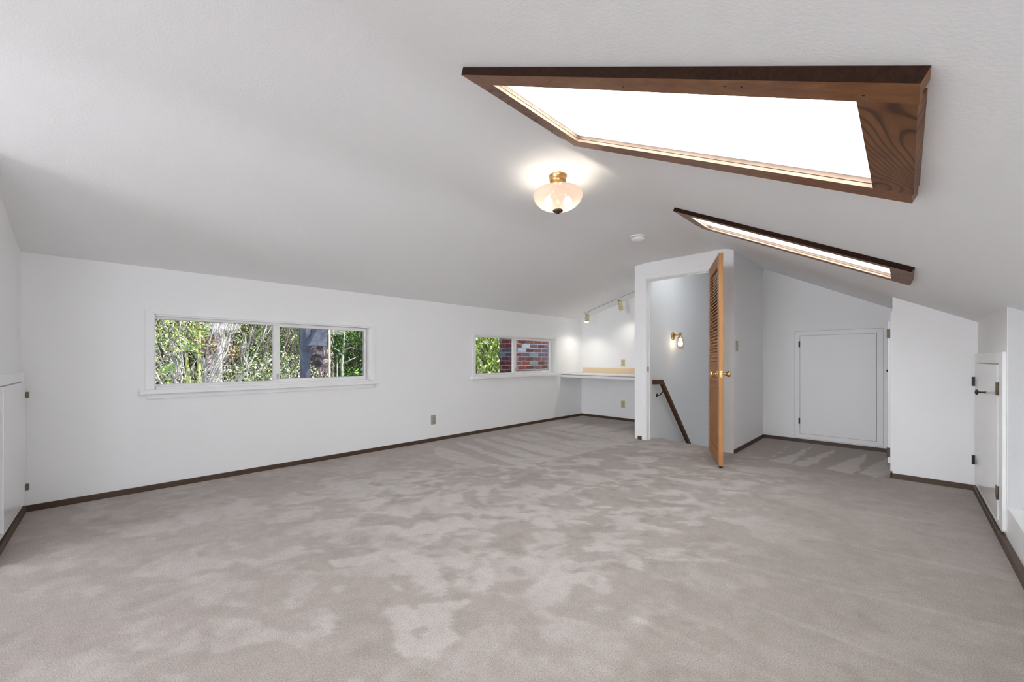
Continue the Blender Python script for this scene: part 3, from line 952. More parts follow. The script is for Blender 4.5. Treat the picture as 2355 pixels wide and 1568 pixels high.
m.build('door_knob', M_BRONZE, d4, loc=d4.location)

# its twin in the near wall at the left edge
d5 = empty('door_5', (-3.7, YN, 0.5), 'small glossy white closet door at the left edge of the room', 'door', kind='structure')
fy = YN + 0.016
x0, x1 = -4.145, -3.31
m = MB()
m.prism([(x1, 0.085), (x1 - 0.02, 0.07), (x1 - 0.075, 0.07), (x1 - 0.075, 0.875), (x1, 0.94)], 'y', YN, fy)
m.prism([(x1, 0.94), (x1 - 0.075, 0.875), (x0 + 0.05, 0.875), (x0, 0.94)], 'y', YN, fy)
m.prism([(x0, 0.06), (x0 + 0.05, 0.06), (x0 + 0.05, 0.875), (x0, 0.94)], 'y', YN, fy)
m.prism([(x0 + 0.05, 0.055), (x1 - 0.075, 0.055), (x1 - 0.075, 0.09), (x0 + 0.05, 0.09)], 'y', YN, fy)
m.build('casing', M_TRIM, d5, 0.003, loc=d5.location)
m = MB()
m.box(x0 + 0.052, x1 - 0.081, YN, fy + 0.012, 0.092, 0.872)
m.build('panel', M_DOORW, d5, 0.003, loc=d5.location)
m = MB()
m.box(x1 - 0.083, x1 - 0.073, YN, fy - 0.002, 0.092, 0.873)
m.build('edge_gap', M_SLOT, d5, loc=d5.location)
for z in (0.178, 0.785):
    m = MB()
    m.box(x0 + 0.035, x0 + 0.062, fy + 0.004, fy + 0.026, z - 0.02, z + 0.02)
    m.build('hinge', M_HINGE, d5, 0.002, loc=d5.location)

# ------------------------------------------------------------------ things in the room
# built-in desk in the far corner
DY = 5.341
desk = empty('built_in_desk', (-3.31, YF, 0.716), 'long white built-in desk in the far corner under the track lights', 'desk')
m = MB()
m.box(XL + 0.001, -2.471, DY + 0.004, YF - 0.001, 0.764, 0.780)
m.build('desk_top', M_TRIM, desk, 0.002, loc=desk.location)
m = MB()
m.box(XL + 0.001, -2.471, DY + 0.012, DY + 0.04, 0.752, 0.764)
m.build('shadow_groove', M_GAP, desk, loc=desk.location)
m = MB()
m.box(XL + 0.001, -2.471, DY, DY + 0.03, 0.716, 0.754)
m.box(XL + 0.001, -2.471, DY + 0.03, YF - 0.001, 0.738, 0.764)
m.build('front_edge', M_TRIM, desk, 0.002, loc=desk.location)
m = MB()
m.box(XL + 0.03, -2.471, YF - 0.014, YF - 0.001, 0.780, 0.873)
o = m.build('backsplash', M_LAMINATE, desk, 0.002, loc=desk.location)
o['label'] = 'almond coloured strip along the wall behind the desk'

# wall plates
def plate(name, label, cat, loc, rz, body, insert, kind, group=None):
    """a wall plate facing local +Y"""
    r = empty(name, loc, label, cat, group, rz=rz)
    m = MB()
    m.box(-0.036, 0.036, -0.001, 0.006, -0.058, 0.058)
    m.build('cover_plate', body, r, 0.003)
    if kind == 'outlet':
        for z in (-0.02, 0.02):
            m = MB()
            m.lathe([(0, 0), (0.016, 0), (0.016, 0.003), (0.0, 0.003)], 20, Matrix.Translation((0, 0.005, z)) @ Matrix.Rotation(-PI / 2, 4, 'X'))
            s = m.build('socket', insert, r)
            m = MB()
            m.box(-0.008, -0.005, 0.007, 0.0092, z - 0.004, z + 0.006)
            m.box(0.005, 0.008, 0.007, 0.0092, z - 0.004, z + 0.006)
            m.build('slots', M_SLOT, s)
    else:
        m = MB()
        m.box(-0.006, 0.006, 0.005, 0.018, -0.006, 0.014)
        m.build('toggle', insert, r, 0.002)
    m = MB()
    for z in ((0.0,) if kind == 'outlet' else (-0.042, 0.042)):
        m.lathe([(0, 0), (0.003, 0), (0.003, 0.0012), (0, 0.0012)], 10, Matrix.Translation((0, 0.006, z)) @ Matrix.Rotation(-PI / 2, 4, 'X'))
        m.build('screw', M_HINGE, r)
        m = MB()
    return r
plate('wall_outlet', 'grey beige wall outlet low on the left wall between the windows', 'outlet', (XL, 2.774, 0.268), -PI / 2, M_GREYPL, M_GREYPL, 'outlet')
plate('wall_outlet', 'almond wall outlet above the built-in desk', 'outlet', (-3.33, YF, 0.957), PI, M_BEIGE, M_BEIGE, 'outlet')
plate('wall_outlet', 'almond wall outlet below the built-in desk', 'outlet', (-3.33, YF, 0.272), PI, M_BEIGE, M_BEIGE, 'outlet')
plate('light_switch', 'grey light switch on the side wall of the low alcove', 'switch', (-1.315, 4.812, 1.166), -PI / 2, M_GREYPL, M_GREYPL, 'switch')

# semi-flush ceiling light
LX, LY = -1.63, 2.06
lamp = empty('ceiling_light', (LX, LY, ZF), 'lit bowl-shaped ceiling light of frosted glass and brass on the ridge', 'ceiling light')
def LP(m, nm, mt, par=None):
    return m.build(nm, mt, par or lamp)
m = MB()
m.lathe([(0, 0.0), (0.060, 0.0), (0.060, -0.006), (0.056, -0.010), (0.056, -0.030), (0.050, -0.050), (0.030, -0.066), (0.014, -0.072), (0, -0.073)], 40)
LP(m, 'canopy', M_ABRASS)
m = MB()
m.lathe([(0, -0.07), (0.006, -0.07), (0.006, -0.232), (0, -0.232)], 12)
LP(m, 'stem', M_ABRASS)
m = MB()
prof = []
outer = [(0.158, -0.114), (0.164, -0.124), (0.160, -0.146), (0.148, -0.170), (0.126, -0.194), (0.096, -0.212), (0.060, -0.223), (0.025, -0.228), (0.008, -0.229)]
inner = [(r - 0.004 if r > 0.02 else r, z + 0.004) for r, z in reversed(outer)]
m.lathe(outer + inner + [outer[0]], 56)
LP(m, 'bowl_shade', M_BOWL)
m = MB()
m.lathe([(0.0, -0.226), (0.034, -0.227), (0.034, -0.232), (0.026, -0.240), (0.012, -0.247), (0.008, -0.252), (0, -0.254)], 28)
LP(m, 'finial', M_BRONZE)
for k in range(2):
    a = math.radians(45 + 180 * k)
    bx, by = 0.064 * math.cos(a), 0.064 * math.sin(a)
    m = MB()
    m.tube([(0, 0, -0.085), (bx * 0.6, by * 0.6, -0.10), (bx * 0.95, by * 0.95, -0.125)], 0.012, 12)
    LP(m, 'lamp_holder', M_ABRASS)
    m = MB()
    m.lathe([(0, 0.02), (0.012, 0.02), (0.026, 0.0), (0.029, -0.015), (0.020, -0.034), (0, -0.042)], 16, Matrix.Translation((bx, by, -0.160)))
    LP(m, 'bulb', M_BULB)
    light('ceiling_lamp_glow', 'POINT', (LX + bx * 1.0, LY + by * 1.0, ZF - 0.166), LAMP_W, (1.0, 0.91, 0.80), shadow_soft_size=0.022)

# smoke detector
sd = empty('smoke_detector', (-1.872, 3.63, ZF), 'round white smoke detector on the ceiling beyond the bowl light', 'smoke detector')
m = MB()
m.lathe([(0, 0), (0.070, 0), (0.070, -0.008), (0.066, -0.012), (0, -0.012)], 36)
m.build('base_ring', M_TRIM, sd)
m = MB()
m.lathe([(0, -0.012), (0.058, -0.012), (0.058, -0.018)], 36)
m.build('vent_slots', M_GAP, sd)
m = MB()
m.lathe([(0.058, -0.018), (0.064, -0.020), (0.060, -0.034), (0.045, -0.041), (0.0, -0.043)], 36)
m.build('cover', M_TRIM, sd)

# track lights over the desk
trk = empty('track_light', (-3.2, 5.60, zc(-3.2)), 'white lighting track with almond spot heads above the desk', 'track light')
m = MB()
ty = 5.60
def tp(x, y, z):
    return (x, ty + y, zc(x) + z)
for xx0, xx1 in ((-3.895, -2.475),):
    vs = []
    m.add([tp(xx0, -0.017, -0.022), tp(xx0, 0.017, -0.022), tp(xx0, 0.017, 0.001), tp(xx0, -0.017, 0.001), tp(xx1, -0.017, -0.022), tp(xx1, 0.017, -0.022), tp(xx1, 0.017, 0.001), tp(xx1, -0.017, 0.001)],
          [(0, 1, 2, 3), (7, 6, 5, 4), (0, 4, 5, 1), (1, 5, 6, 2), (2, 6, 7, 3), (3, 7, 4, 0)])
m.build('track_rail', M_ALU, trk, 0.002, loc=trk.location)
m = MB()
m.add([tp(-3.89, -0.008, -0.0225), tp(-3.89, 0.008, -0.0225), tp(-2.48, 0.008, -0.0225), tp(-2.48, -0.008, -0.0225)], [(0, 1, 2, 3)])
m.build('track_slot', M_SLOT, trk, loc=trk.location)
def spot_head(px, direction, lit, length, rad, watts, cone):
    z = zc(px)
    m = MB()
    m.box(px - 0.02, px + 0.02, ty - 0.016, ty + 0.016, z - 0.044, z - 0.018)
    m.build('adapter', M_ALU, trk, 0.002, loc=trk.location)
    top = Vector((px, ty, z - 0.085))
    m = MB()
    m.tube([(px, ty, z - 0.04), (px, ty, z - 0.09)], 0.006, 10)
    m.build('stem', M_ALU, trk, loc=trk.location)
    d = Vector(direction).normalized()
    R = Matrix.Translation(top) @ d.to_track_quat('Z', 'X').to_matrix().to_4x4()
    m = MB()
    r = rad
    m.lathe([(0, -0.02), (r * 0.8, -0.02), (r, -0.006), (r, length), (r - 0.003, length), (r - 0.004, length - 0.02), (0, length - 0.022)], 28, R)
    h = m.build('spot_head', M_BEIGE, trk, loc=trk.location)
    m = MB()
    m.lathe([(0, -0.004), (0.009, -0.004), (0.009, 0.006), (0, 0.006)], 12, Matrix.Translation(top + Vector((0.0, -rad, 0.012))) @ Matrix.Rotation(PI / 2, 4, 'X'))
    m.build('pivot_screw', M_DARK, h, loc=trk.location)
    m = MB()
    m.lathe([(0, length - 0.02), (r * 0.93, length - 0.018), (r * 0.93, length + 0.006), (r * 0.7, length + 0.018), (0, length + 0.022)], 24, R)
    m.build('bulb', M_SPOTLENS if lit else M_TRIM, trk, loc=trk.location)
    if watts:
        light('track_spot', 'SPOT', top + d * (length + 0.05), watts, (1.0, 0.95, 0.86), target=top + d * 2, spot_size=cone, spot_blend=1.0, shadow_soft_size=0.03)
spot_head(-3.80, (-0.10, -0.03, -1), True, 0.10, 0.034, 8.0, 2.4)
spot_head(-3.19, (0.02, 0.30, -1), False, 0.135, 0.032, 3.5, 2.0)

spot_head(-2.62, (-0.75, -0.30, -0.85), True, 0.10, 0.034, 3.0, 1.9)  # third head added out of view to brighten the far left

# wall sconce in the stairwell
sx, sy, sz = -2.36, 5.62, 1.352
scn = empty('wall_sconce', (sx, sy, sz), 'brass wall sconce with a clear glass shade on the stairwell wall', 'wall lamp')
RX = Matrix.Rotation(PI / 2, 4, 'Y')
m = MB()
m.lathe([(0, 0), (0.058, 0), (0.058, 0.008), (0.050, 0.016), (0.030, 0.020), (0.012, 0.026), (0, 0.026)], 32, RX)
m.build('back_plate', M_ABRASS, scn)
m = MB()
m.tube([(0.02, 0, 0.012), (0.07, 0, 0.014), (0.105, 0, 0.012)], 0.007, 12)
m.build('arm', M_ABRASS, scn)
AX = Matrix.Translation((0.108, 0, 0))
m = MB()
m.lathe([(0, 0.046), (0.017, 0.046), (0.017, 0.034), (0.013, 0.030), (0.013, -0.004), (0.020, -0.012), (0.036, -0.024), (0.038, -0.036), (0.0, -0.038)], 28, AX)
m.build('lamp_holder', M_ABRASS, scn)
m = MB()
m.lathe([(0.036, -0.034), (0.050, -0.040), (0.052, -0.060), (0.052, -0.182), (0.0495, -0.182), (0.0495, -0.060), (0.048, -0.043), (0.036, -0.037)], 36, AX)
m.build('glass_shade', M_SHADEGLASS, scn)
m = MB()
m.lathe([(0.012, -0.036), (0.014, -0.058), (0.026, -0.090), (0.032, -0.112), (0.026, -0.134), (0.012, -0.146), (0, -0.148)], 20, AX)
m.build('bulb', M_BULB2, scn)
light('sconce_glow', 'POINT', (sx + 0.108, sy, sz - 0.11), 1.6, (1.0, 0.82, 0.62), shadow_soft_size=0.034)

# handrail on the stairwell wall
hr = empty('handrail', (-2.36, 5.2, 0.6), 'dark brown wooden handrail running down the stairwell wall', 'handrail')
hx0, hx1 = -2.312, -2.268
p0, p1, slope = 4.865, 5.105, 1.03
th = 0.062
ye = 7.2
zt = 0.752
ang = math.atan(slope)
off = th / math.cos(ang)
m = MB()
m.prism([(p0, zt - th * 0.9), (p0, zt), (p1, zt), (ye, zt - slope * (ye - p1)), (ye, zt - slope * (ye - p1) - off), (p1 - th * math.tan(ang / 2) , zt - th)], 'x', hx0, hx1)
m.build('rail', M_RAIL, hr, 0.008, loc=hr.location)
for yb in (5.17, 6.3):
    zb = zt - slope * (yb - p1) - off * 1.0
    m = MB()
    m.tube([(-2.359, yb - 0.06, zb - 0.06), (-2.325, yb - 0.05, zb - 0.055), (-2.295, yb - 0.01, zb - 0.005), (-2.290, yb, zb + 0.01)], 0.008, 10)
    m.lathe([(0, 0), (0.026, 0), (0.024, 0.006), (0, 0.008)], 20, Matrix.Translation((-2.36, yb - 0.06, zb - 0.06)) @ RX)
    m.build('bracket', M_BRONZE, hr, loc=hr.location)

# made-up lamp body for the fill light behind the viewer
fl_ = empty('ceiling_light', (-1.75, -2.6, ZF), 'flat round white lamp body added for fill light behind the viewer', 'ceiling light')
m = MB()
m.lathe([(0, 0), (0.29, 0), (0.29, -0.035), (0.27, -0.045), (0.262, -0.040), (0, -0.040)], 48)
m.build('added_lamp_body', M_TRIM, fl_)

# lamp body added for the fill light over the stairs
sl_ = empty('ceiling_light', (-1.70, 5.35, 2.72), 'small round lamp added as fill high over the stairs, out of sight', 'ceiling light')
m = MB()
m.lathe([(0, 0), (0.13, 0), (0.13, -0.012), (0, -0.012)], 36)
m.build('added_lamp_body', M_TRIM, sl_)

# ------------------------------------------------------------------ the garden outside
GZ = -2.9
def leaf_mat(name, stops, rough=0.55):
    m = mat(name, (0.2, 0.3, 0.1, 1), rough, 0, 0.3)
    g = N(m, 'ShaderNodeNewGeometry')
    r = ramp(m, stops)
    r.color_ramp.interpolation = 'LINEAR'
    L(m, g, 'Random Per Island', r, 'Fac')
    L(m, r, 'Color', bsdf(m), 'Base Color')
    return m
C = lambda r, g, b: rgb(r, g, b)
LF_DARK = leaf_mat('dark_green_leaves', [(0, C(22, 34, 14)), (0.5, C(52, 76, 30)), (0.85, C(96, 124, 52)), (1, C(150, 168, 92))])
LF_MID = leaf_mat('mixed_green_leaves', [(0, C(34, 48, 20)), (0.4, C(104, 130, 58)), (0.7, C(170, 182, 106)), (1, C(226, 226, 180))])
LF_BRIGHT = leaf_mat('yellow_green_leaves', [(0, C(52, 78, 18)), (0.35, C(140, 172, 56)), (0.65, C(206, 218, 116)), (0.9, C(246, 246, 206)), (1, C(252, 250, 226))])
LF_FERN = leaf_mat('feathery_green_leaves', [(0, C(26, 44, 16)), (0.45, C(62, 98, 34)), (0.85, C(112, 156, 62)), (1, C(160, 190, 110))])
LF_DRY = leaf_mat('dry_brown_leaves', [(0, C(38, 32, 24)), (0.3, C(104, 92, 66)), (0.65, C(172, 164, 124)), (1, C(232, 228, 204))])
LF_WHITE = leaf_mat('white_blossom', [(0, C(150, 168, 100)), (0.25, C(214, 216, 178)), (0.6, C(242, 238, 226)), (1, C(255, 252, 248))])
LF_PEACH = leaf_mat('peach_blossom', [(0, C(196, 150, 104)), (0.4, C(232, 190, 150)), (0.8, C(248, 226, 200)), (1, C(252, 244, 226))])
LF_BIG = leaf_mat('broad_lime_leaves', [(0, C(112, 160, 60)), (1, C(184, 216, 120))])

def bark(name, a, b, c, sc_=9.0):
    m = mat(name, b, 0.85, 0, 0.2)
    tc = N(m, 'ShaderNodeTexCoord')
    nz = N(m, 'ShaderNodeTexNoise', Scale=sc_, Detail=5, Roughness=0.7, Distortion=1.2)
    L(m, tc, 'Object', nz, 'Vector')
    r = ramp(m, [(0.35, a), (0.5, b), (0.66, c)])
    L(m, nz, 'Fac', r, 'Fac')
    L(m, r, 'Color', bsdf(m), 'Base Color')
    return m
BK_PALE = bark('pale_bark', C(140, 130, 128), C(196, 188, 184), C(232, 226, 222))
BK_PINK = bark('pinkish_bark', C(104, 84, 84), C(166, 146, 146), C(222, 208, 208), 14)
BK_DARK = bark('dark_bark', C(40, 34, 28), C(74, 64, 54), C(120, 108, 96))
BK_PEEL = bark('peeling_grey_bark', C(52, 40, 46), C(96, 82, 88), C(206, 196, 204), 7)
BK_WHITE = bark('whitish_bark', C(160, 166, 150), C(204, 208, 190), C(232, 234, 220))
BK_LIME = bark('yellow_green_stem', C(150, 160, 86), C(190, 196, 120), C(222, 222, 160))
M_SOIL = bark('garden_soil', C(36, 30, 20), C(70, 60, 40), C(96, 96, 56), 2.0)
M_POST = bark('blue_grey_timber', C(84, 86, 100), C(104, 108, 122), C(126, 130, 142), 6)

def leaves(name, mt, parent, blobs, n, size, aspect=2.2, droop=0.0, seed=1, jag=0.35):
    """n small folded leaves scattered through ellipsoid blobs ((centre), (radii)), one mesh"""
    rs = np.random.RandomState(seed)
    vol = np.array([b[1][0] * b[1][1] * b[1][2] for b in blobs]) ** 0.7
    pick = rs.choice(len(blobs), n, p=vol / vol.sum())
    cs = np.array([b[0] for b in blobs])[pick]
    rd = np.array([b[1] for b in blobs])[pick]
    d = rs.normal(size=(n, 3))
    d /= np.linalg.norm(d, axis=1)[:, None]
    rr = rs.rand(n) ** 0.45
    pos = cs + d * rd * rr[:, None]
    ax = rs.normal(size=(n, 3)) + np.array([0, 0, -droop])
    ax /= np.linalg.norm(ax, axis=1)[:, None]
    up = rs.normal(size=(n, 3)) + np.array([0, 0, 0.6])
    sd = np.cross(ax, up)
    sd /= np.linalg.norm(sd, axis=1)[:, None]
    nm = np.cross(sd, ax)
    ln = size * (0.6 + 0.8 * rs.rand(n))[:, None]
    wd = ln / aspect
    v0 = pos - ax * ln * 0.5
    v1 = pos + sd * wd * 0.5 + nm * wd * jag * 0.5
    v2 = pos + ax * ln * 0.5
    v3 = pos - sd * wd * 0.5 + nm * wd * jag * 0.5
    V = np.stack([v0, v1, v2, v3], 1).reshape(-1, 3)
    loc = np.array(parent.matrix_basis.translation) if parent is not None else np.zeros(3)
    V = V - loc
    k = np.arange(n) * 4
    F = np.concatenate([np.stack([k, k + 1, k + 2], 1), np.stack([k, k + 2, k + 3], 1)])
    me = bpy.data.meshes.new(name)
    me.from_pydata(V.tolist(), [], F.tolist())
    me.materials.append(mt)
    o = bpy.data.objects.new(name, me)
    COL.objects.link(o)
    o.parent = parent
    return o

def plant(name, x, y, label, cat, group=None):
    return empty(name, (x, y, GZ), label, cat, group)

def branch_pts(p, q, wob, rs, n=6):
    p, q = Vector(p), Vector(q)
    out = []
    for i in range(n):
        t = i / (n - 1)
        o = Vector((rs.uniform(-1, 1), rs.uniform(-1, 1), rs.uniform(-0.5, 0.5))) * wob * (0 if i in (0,) else 1)
        out.append(p.lerp(q, t) + o)
    return out

def limb(m, p, q, r0, r1, rs, wob=0.04, n=7, seg=7):
    pts = branch_pts(p, q, wob, rs, n)
    m.tube(pts, [r0 + (r1 - r0) * i / (n - 1) for i in range(n)], seg)
    return pts

def bare_tree(name, base, label, seed, height, spread, mt, nb, foliage=None, r0=0.06, lean=(0, 0), group=None, rb=0.016):
    """multi-stemmed tree: a stem and many thin forking bare branches fanning up"""
    rs = random.Random(seed)
    bx, by = base
    t = plant(name, bx, by, label, 'tree', group)
    fork = Vector((bx + lean[0] * 0.3, by + lean[1] * 0.3, -0.6))
    m = MB()
    limb(m, (bx, by, GZ), fork, r0, r0 * 0.8, rs, 0.03)
    m.build('trunk', mt, t, loc=t.location)
    for k in range(nb):
        m = MB()
        a = rs.uniform(-1, 1)
        b = rs.uniform(-0.6, 0.6)
        tip = fork + Vector((b * spread * 0.7 + lean[0], a * spread + lean[1], height * rs.uniform(0.7, 1.05)))
        r = rb * rs.uniform(0.7, 1.5)
        pts = limb(m, fork, tip, r, 0.004, rs, 0.06, 10)
        lead = (tip - fork).normalized()
        for j in range(rs.randint(7, 10)):
            i = rs.randint(2, 8)
            q = pts[i]
            tw = q + lead * rs.uniform(0.25, 0.55) + Vector((rs.uniform(-0.2, 0.2), rs.uniform(-0.22, 0.22), rs.uniform(0.0, 0.2)))
            p2 = limb(m, q, tw, 0.0058, 0.0022, rs, 0.022, 7, 5)
            for jj in range(3):
                q2 = p2[rs.randint(1, 5)]
                limb(m, q2, q2 + lead * rs.uniform(0.05, 0.2) + Vector((rs.uniform(-0.1, 0.1), rs.uniform(-0.12, 0.12), rs.uniform(-0.02, 0.12))), 0.0034, 0.0013, rs, 0.012, 4, 4)
        m.build('branch', mt, t, loc=t.location)
    for k, (mt2, blobs, n, size) in enumerate(foliage or []):
        leaves('foliage', mt2, t, blobs, n, size, seed=seed + k)
    return t

def bush(name, x, y, label, mt, blobs, n, size, seed, aspect=2.2, droop=0.0, stem=0.05, cat='bush', group=None, extra=None, barkm=None):
    t = plant(name, x, y, label, cat, group)
    rs = random.Random(seed)
    top = max(b[0][2] for b in blobs)
    m = MB()
    limb(m, (x, y, GZ), (x, y, top), stem, stem * 0.4, rs, 0.04)
    for b in blobs:
        limb(m, (x, y, GZ + (top - GZ) * 0.4), b[0], stem * 0.6, stem * 0.2, rs, 0.05)
    m.build('stem', barkm or BK_DARK, t, loc=t.location)
    leaves('foliage', mt, t, blobs, n, size, aspect, droop, seed)
    if extra:
        nm, mt2, n2, s2 = extra
        leaves(nm, mt2, t, blobs, n2, s2, 1.3, 0, seed + 50)
    return t

# ground and the wooded bank closing the view
m = MB()
ny_, nx_ = 24, 20
rs = random.Random(5)
vs, fs = [], []
for j in range(ny_):
    for i in range(nx_):
        x = -4.6 - i * 0.75
        y = -6 + j * 1.1
        h = GZ + max(0, (-x - 11.6)) ** 1.1 * 3.0 + rs.uniform(-0.08, 0.08)
        vs.append((x, y, min(h, 6.5)))
for j in range(ny_ - 1):
    for i in range(nx_ - 1):
        a = j * nx_ + i
        fs.append((a, a + 1, a + nx_ + 1, a + nx_))
m.add(vs, fs, True)
struct(m.build('ground', M_SOIL), 'garden ground rising into a wooded bank outside', 'ground')

def at(px, py, X):
    """the point of the plane x = X on the line of sight measured through (px, py)"""
    a = (px - 1177.5) / 905.0
    b = -(py - 826) / 905.0
    c = math.sqrt(0.5)
    dx, dy = c * a - c, c * a + c
    t = X / dx
    return Vector((X, dy * t, 1.02 + b * t))

# trees closing the background, left to right
bgs = [(-12.2, 0.2, LF_DRY, 'bushy tree with dry olive leaves behind the bare branches, leftmost of the background trees', 21),
       (-12.6, 1.7, LF_MID, 'pale green leafy tree behind the peach blossom', 22),
       (-12.2, 3.2, LF_DRY, 'brownish twiggy tree behind the white blossom bush', 23),
       (-11.6, 4.8, LF_DARK, 'dark green tree behind the grey timber post', 24),
       (-11.4, 6.6, LF_FERN, 'feathery green tree behind the thin white trunk, rightmost through the long window', 25)]
for x, y, mt, lb, sd in bgs:
    rs = random.Random(sd)
    blobs = [((x + rs.uniform(-0.3, 0.6), y + rs.uniform(-0.9, 0.9), rs.uniform(-0.6, 3.0)), (0.8, 0.9, 0.8)) for _ in range(16)]
    bush('garden_tree', x, y, lb, mt, blobs, 15000, 0.085, sd, 2.0, 0.2, 0.14, 'tree', 'trees at the back of the garden')

# bare pale trees
T1 = at(400, 880, -6.4)
bare_tree('bare_tree', (-6.4, T1.y), 'bare tree with pale whitish branches fanning up at the left of the long window', 7, 3.0, 1.15, BK_PALE, 18,
          [(LF_DRY, [((-6.4, T1.y + 0.2, 1.4), (0.5, 0.9, 0.6)), ((-6.5, T1.y - 0.2, 0.9), (0.5, 0.7, 0.5))], 1500, 0.03),
           (LF_BRIGHT, [((-6.4, T1.y - 0.1, 1.35), (0.4, 0.5, 0.4))], 700, 0.045)], 0.05, (0.0, 0.1))
T2 = at(575, 880, -8.0)
bare_tree('bare_tree', (-8.0, T2.y), 'grey bare tree with forking twigs in the middle of the long window', 17, 3.4, 1.7, BK_PINK, 18,
          [(LF_DRY, [((-8.0, T2.y + 0.1, 1.5), (0.6, 1.3, 0.5))], 2200, 0.032), (LF_BRIGHT, [((-8.0, T2.y + 0.1, 1.3), (0.5, 1.2, 0.5))], 900, 0.045)], 0.06, (0.1, 0.3))
T3 = at(480, 880, -9.6)
bare_tree('bare_tree', (-9.6, T3.y), 'farther bare tree with fine greenish white twigs above the peach blossom', 27, 3.8, 1.7, BK_WHITE, 14,
          [(LF_FERN, [((-9.6, T3.y, 1.8), (0.6, 1.5, 0.7))], 1800, 0.06)], 0.06, (0.0, 0.0))
# shrubs and blossom
b = at(600, 850, -7.4)
bush('blossom_bush', b.x, b.y, 'bush full of small white blossom below the meeting rail of the long window', LF_MID,
     [((b.x, b.y - 0.35, 0.55), (0.5, 0.55, 0.45)), ((b.x, b.y + 0.25, 0.75), (0.5, 0.55, 0.42)), ((b.x - 0.2, b.y + 0.7, 0.45), (0.5, 0.5, 0.5)), ((b.x, b.y, 0.1), (0.6, 0.9, 0.5))], 4200, 0.045, 33, 1.8,
     extra=('blossom', LF_WHITE, 7000, 0.030))
b = at(478, 790, -8.0)
bush('peach_bush', b.x, b.y, 'bush with peach and cream flower heads near the middle of the left pane', LF_MID,
     [((b.x, b.y, b.z), (0.22, 0.28, 0.18)), ((b.x, b.y + 0.22, b.z - 0.14), (0.2, 0.25, 0.15))], 500, 0.04, 35, 1.6, stem=0.03, extra=('blossom', LF_PEACH, 1500, 0.035))
b = at(412, 820, -9.4)
bush('shrub', b.x, b.y, 'bright green shrub low down behind the pale bare tree', LF_BRIGHT,
     [((b.x, b.y, 0.3), (0.6, 0.7, 0.6)), ((b.x, b.y + 0.8, 0.1), (0.6, 0.7, 0.6)), ((b.x, b.y - 0.7, 0.7), (0.5, 0.5, 0.5))], 3000, 0.07, 36, 2.0)
b = at(545, 870, -9.2)
bush('shrub', b.x, b.y, 'leafy green shrub low down behind the grey bare tree', LF_MID,
     [((b.x, b.y, 0.0), (0.6, 0.9, 0.6)), ((b.x, b.y + 0.9, 0.3), (0.6, 0.7, 0.6))], 2600, 0.07, 37, 2.0)

# the plant with broad banana-like leaves
b = at(431, 795, -7.9)
t = plant('broad_leaf_plant', b.x, b.y, 'tall plant with broad lime green banana-like leaves among the bare branches', 'plant')
m = MB()
rs = random.Random(4)
limb(m, (b.x, b.y, GZ), (b.x, b.y, b.z - 0.1), 0.04, 0.02, rs, 0.02)
m.build('stem', BK_LIME, t, loc=t.location)
def big_leaf(c, ln, wd, rz, tilt):
    m = MB()
    n = 8
    M_ = Matrix.Translation(c) @ Matrix.Rotation(rz, 4, 'X') @ Matrix.Rotation(tilt, 4, 'Z')
    vs, fs = [], []
    for i in range(n + 1):
        u = i / n
        wv = wd * math.sin(PI * min(max(u, 0.04), 0.97)) ** 0.6
        for s_ in (-1, 0, 1):
            vs.append(M_ @ Vector((0.05 * abs(s_) - 0.12 * (u - 0.5) ** 2, s_ * wv / 2, (u - 0.5) * ln)))
    for i in range(n):
        for s_ in range(2):
            fs.append((i * 3 + s_, i * 3 + s_ + 1, i * 3 + s_ + 4, i * 3 + s_ + 3))
    m.add(vs, fs, True)
    # thickness so the leaf is not a card
    o = m.build('leaf', LF_BIG, t, loc=t.location)
    sd = o.modifiers.new('thick', 'SOLIDIFY')
    sd.thickness = 0.004
big_leaf((b.x, b.y, b.z), 0.34, 0.17, 1.0, 0.2)
big_leaf((b.x - 0.1, b.y + 0.16, b.z + 0.18), 0.3, 0.14, -0.7, -0.3)
big_leaf((b.x + 0.05, b.y - 0.2, b.z - 0.35), 0.3, 0.13, 2.0, 0.3)

# single trunks seen low in the left pane
for px, X, r_, mt, lb in ((461, -7.6, 0.028, BK_LIME, 'yellow green stem low in the left pane, left of the pinkish trunk'),
                          (482, -7.9, 0.045, BK_PINK, 'mottled pinkish trunk low in the middle of the left pane'),
                          (505, -7.2, 0.038, BK_PALE, 'pale bluish white trunk low in the left pane, right of the pinkish trunk')):
    p = at(px, 890, X)
    q = at(px - 2, 790 if px > 500 else 815, X)
    t = plant('slender_tree', p.x, p.y, lb, 'tree')
    rs = random.Random(px)
    m = MB()
    limb(m, (p.x, p.y, GZ), q, r_ * 1.2, r_ * 0.8, rs, 0.015, 9, 12)
    m.build('trunk', mt, t, loc=t.location)
    m = MB()
    for k in range(5):
        limb(m, q, q + Vector((rs.uniform(-0.3, 0.3), rs.uniform(-0.35, 0.35), rs.uniform(0.4, 1.3))), r_ * 0.6, 0.006, rs, 0.04)
    m.build('branches', mt, t, loc=t.location)

